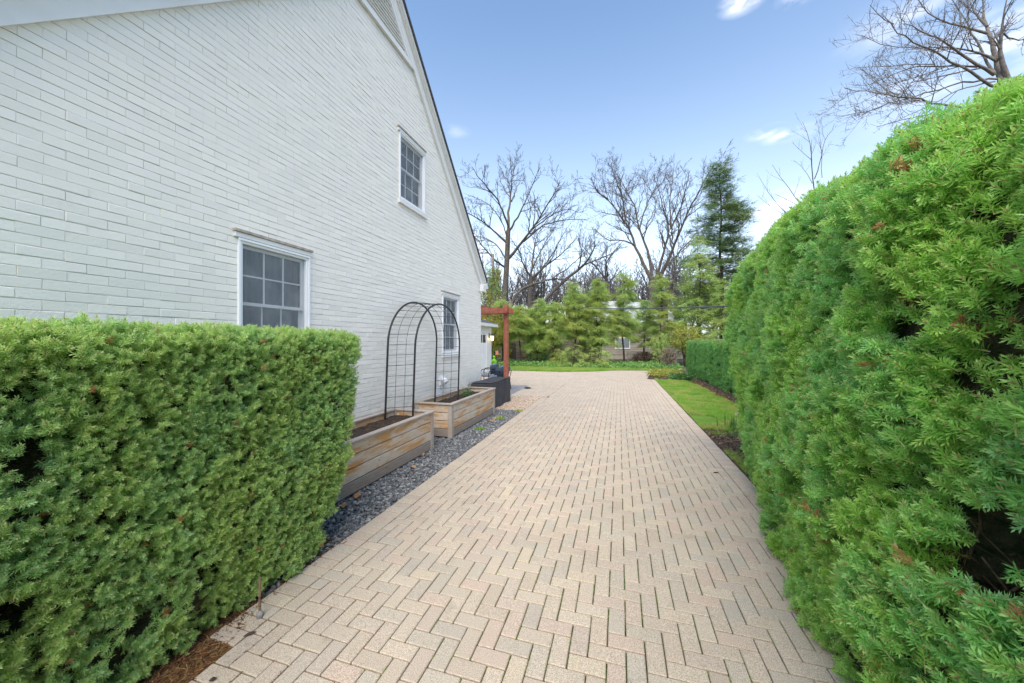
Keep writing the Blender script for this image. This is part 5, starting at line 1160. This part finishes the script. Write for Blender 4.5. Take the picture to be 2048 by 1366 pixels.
clump('weed', 'little weed at the joint of gravel and pebbles', -2.34, 8.25, 40, .06, .05, M['grass'], 0, 7)
# fallen oak leaves
def oakleaf(X_, Y_, sz, rz, label, z=.02):
    p = gnd(X_, Y_, z); t = MB(); out = []
    for i in range(22):
        a = i/22*2*math.pi; r = sz*(.62+.38*abs(math.cos(a*3.5)))*(.55+.45*abs(math.cos(a))); out.append((p[0]+r*math.cos(a+rz), p[1]+r*math.sin(a+rz), z+.012*math.sin(a*2)+.006*math.cos(a*5)))
    k = len(t.v); t.v = out+[(p[0], p[1], z+.004)]; t.f = [(i, (i+1) % 22, 22) for i in range(22)]
    top('fallen_leaf', t, M['oakleaf'], label, 'leaf', (p[0], p[1], z), 'fallen oak leaves on the slate gravel')
for a in ((683, 1010, .055, .4, 'tan fallen oak leaf at the hedge end of the gravel'), (716, 990, .07, 2.2, 'curled tan oak leaf against the first planter'), (825, 934, .05, 1, 'fallen leaf halfway along the first planter'),
          (848, 908, .045, 2, 'fallen leaf at the corner post of the first planter'), (981, 842, .08, .6, 'brown leaf below the far corner of the second planter'), (990, 836, .06, 2.6, 'brown leaf touching the weed by the second planter')): oakleaf(*a)
# debris on the drive
def pod(X_, Y_, l, rz, label):
    p = gnd(X_, Y_, .01); c, s = math.cos(rz), math.sin(rz); m = MB(); m.tube([(p[0]-c*l/2, p[1]-s*l/2, .008), (p[0], p[1], .011), (p[0]+c*l/2, p[1]+s*l/2, .007)], [.003, .009, .002], 6); top('seed_pod', m, M['hem_bark'], label, 'debris', (p[0], p[1], 0))
pod(500, 1267, .06, .9, 'dark seed pod on the paver nearest the left hedge'); pod(426, 1358, .03, .8, 'small dark pod in the bottom left paver'); pod(1432, 945, .07, .3, 'dark curled twig lying on the drive near the tall hedge')
p = gnd(527, 1236, 0); st = thing('stake_light', (p[0]-.03, p[1], 0), 'short grey metal garden stake at the foot of the left hedge', 'garden stake')
MB().tube([(p[0]-.03, p[1], -.02), (p[0]-.03, p[1], .24)], .007, 8).build('rod', M['twig'], st); MB().lathe((p[0]-.03, p[1], 0), [(.018, 0), (.02, .02), (.009, .04)], 8).build('collar', M['rock'], st)
m = MB(); c_ = gnd(505, 1262, 0)
# ================================================================== NEIGHBOURS behind the hemlocks
sh = thing('board_shed', tuple(at(1110, 683, 29)[:2])+(0,), 'long brown board shed or fence behind the hemlocks', 'shed')
pa, pb = at(1032, 683, 28)[:2], at(1192, 683, 29.5)[:2]
def boardwall(mat, pa, pb, z0, z1, step, parent, depth=.05, gap=.02, name='board'):
    pa, pb = np.array(pa), np.array(pb); d = (pb-pa)/np.linalg.norm(pb-pa); nrm = np.array((d[1], -d[0]))*-1; z = z0; i = 0
    if nrm[1] > 0: nrm = -nrm
    while z < z1:
        m = MB(); a, b = pa+nrm*.03, pb+nrm*.03; a2, b2 = pa+nrm*.0, pb+nrm*.0; zt = min(z+step-gap, z1)
        m.v += [(*a, z), (*b, z), (*(b2+nrm*.008), zt), (*(a2+nrm*.008), zt), (*a2, z), (*b2, z)]; m.f += [(0, 1, 2, 3), (0, 4, 5, 1)]; m.build(name, mat, parent); z += step; i += 1
m = MB(); dd = (pb-pa)/np.linalg.norm(pb-pa); bk = np.array((-dd[1], dd[0]))*3
m.v += [(*pa, 0), (*pb, 0), (*(pb+bk), 0), (*(pa+bk), 0), (*pa, 3.15), (*pb, 3.15), (*(pb+bk), 3.15), (*(pa+bk), 3.15)]; m.f += [(0, 1, 5, 4), (1, 2, 6, 5), (2, 3, 7, 6), (3, 0, 4, 7), (4, 5, 6, 7)]; m.build('wall', M['hem_bark'], sh)
boardwall(M['siding_brown'], pa, pb, .05, 3.15, .20, sh, gap=.025)
nh = thing('neighbour_house', tuple(at(1290, 683, 36)[:2])+(0,), 'pale roofed tan sided house showing through the hemlocks', 'house')
pa, pb = at(1188, 683, 33)[:2], at(1372, 683, 34.5)[:2]
m = MB(); dd = (pb-pa)/np.linalg.norm(pb-pa); bk = np.array((-dd[1], dd[0]))*7; hh = 3.5
m.v += [(*pa, 0), (*pb, 0), (*(pb+bk), 0), (*(pa+bk), 0), (*pa, hh), (*pb, hh), (*(pb+bk), hh), (*(pa+bk), hh)]; m.f += [(0, 1, 5, 4), (1, 2, 6, 5), (2, 3, 7, 6), (3, 0, 4, 7)]; m.build('wall', M['siding_tan'], nh)
boardwall(M['siding_tan'], pa, pb, .5, 3.4, .22, nh, gap=.03, name='siding_board')
q0, q1 = pa-dd*.4-bk/7*.4, pb+dd*.4-bk/7*.4; q2, q3 = pb+dd*.4+bk*1.05, pa-dd*.4+bk*1.05; r0_, r1_ = (pa+bk*.5+dd*1.6), (pb+bk*.5-dd*1.6)
m = MB(); m.v += [(*q0, hh), (*q1, hh), (*q2, hh), (*q3, hh), (*r0_, 5.9), (*r1_, 5.9)]; m.f += [(0, 1, 5, 4), (1, 2, 5), (2, 3, 4, 5), (3, 0, 4), (0, 3, 2, 1)]; m.build('roof', M['roof_pale'], nh)
for u in (.30,):
    c = pa+(pb-pa)*u-bk/7*.05; e = dd*.75
    f = MB(); f.v += [(*(c-e), 1.0), (*(c+e), 1.0), (*(c+e), 2.1), (*(c-e), 2.1)]; f.f.append((0, 1, 2, 3)); w_ = f.build('window', M['vinyl'], nh)
    g2 = MB(); c2 = c-bk/7*.02; e = dd*.66; g2.v += [(*(c2-e), 1.1), (*(c2+e), 1.1), (*(c2+e), 2.0), (*(c2-e), 2.0)]; g2.f.append((0, 1, 2, 3)); g2.build('pane', M['glass'], w_)
cc = pa+(pb-pa)*.72-bk/7*.3
m = MB(); m.box(cc[0]-.45, cc[0]+.45, cc[1]-.1, cc[1]+.28, 0, 4.9); m.build('chimney', M['siding_brown'], nh)
gp = thing('garden_bench', tuple(at(1232, 683, 27)[:2])+(0,), 'low grey slatted garden seat under the hemlocks by the pale house', 'bench')
c = at(1288, 683, 29.2); 
c = at(1262, 683, 27.5)
for q in range(4): MB().box(c[0]-.3, c[0]+1.3, c[1]+q*.12, c[1]+q*.12+.1, .42+q*.02, .45+q*.02).build('seat_slat', M['cedar_grey'], gp)
for q in range(3): MB().box(c[0]-.3, c[0]+1.3, c[1]+.5, c[1]+.53, .56+q*.13, .66+q*.13).build('back_slat', M['cedar_grey'], gp)
for x_ in (-.25, 1.2): MB().box(c[0]+x_, c[0]+x_+.06, c[1]+.02, c[1]+.08, 0, .42).build('leg', M['cedar_grey'], gp); MB().box(c[0]+x_, c[0]+x_+.06, c[1]+.531, c[1]+.59, 0, .92).build('leg', M['cedar_grey'], gp)
# overhead service cable, nearer and thicker to the right
a, b = at(1085, 607, 34), at(1470, 612, 10.5); m = MB(); a0, b0 = np.array(a), np.array(b); pts = []
for q in range(25):
    t = q/24*1.6; p = a0+(b0-a0)*t; p[2] -= .25*math.sin(math.pi*min(t, 1)); pts.append(p)
m.tube(pts, .026, 6); top('utility_cable', m, M['cable'], 'thick dark overhead cable crossing in front of the hemlocks on the right', 'cable', tuple(float(v) for v in a0))
up_ = MB(); pe = pts[-1]; up_.tube([(pe[0], pe[1], 0), (pe[0], pe[1], 6.5)], [.12, .1], 8); top('utility_pole', up_, M['hem_bark'], 'wooden pole hidden behind the tall hedge carrying the cable', 'pole', (float(pe[0]), float(pe[1]), 0.0))
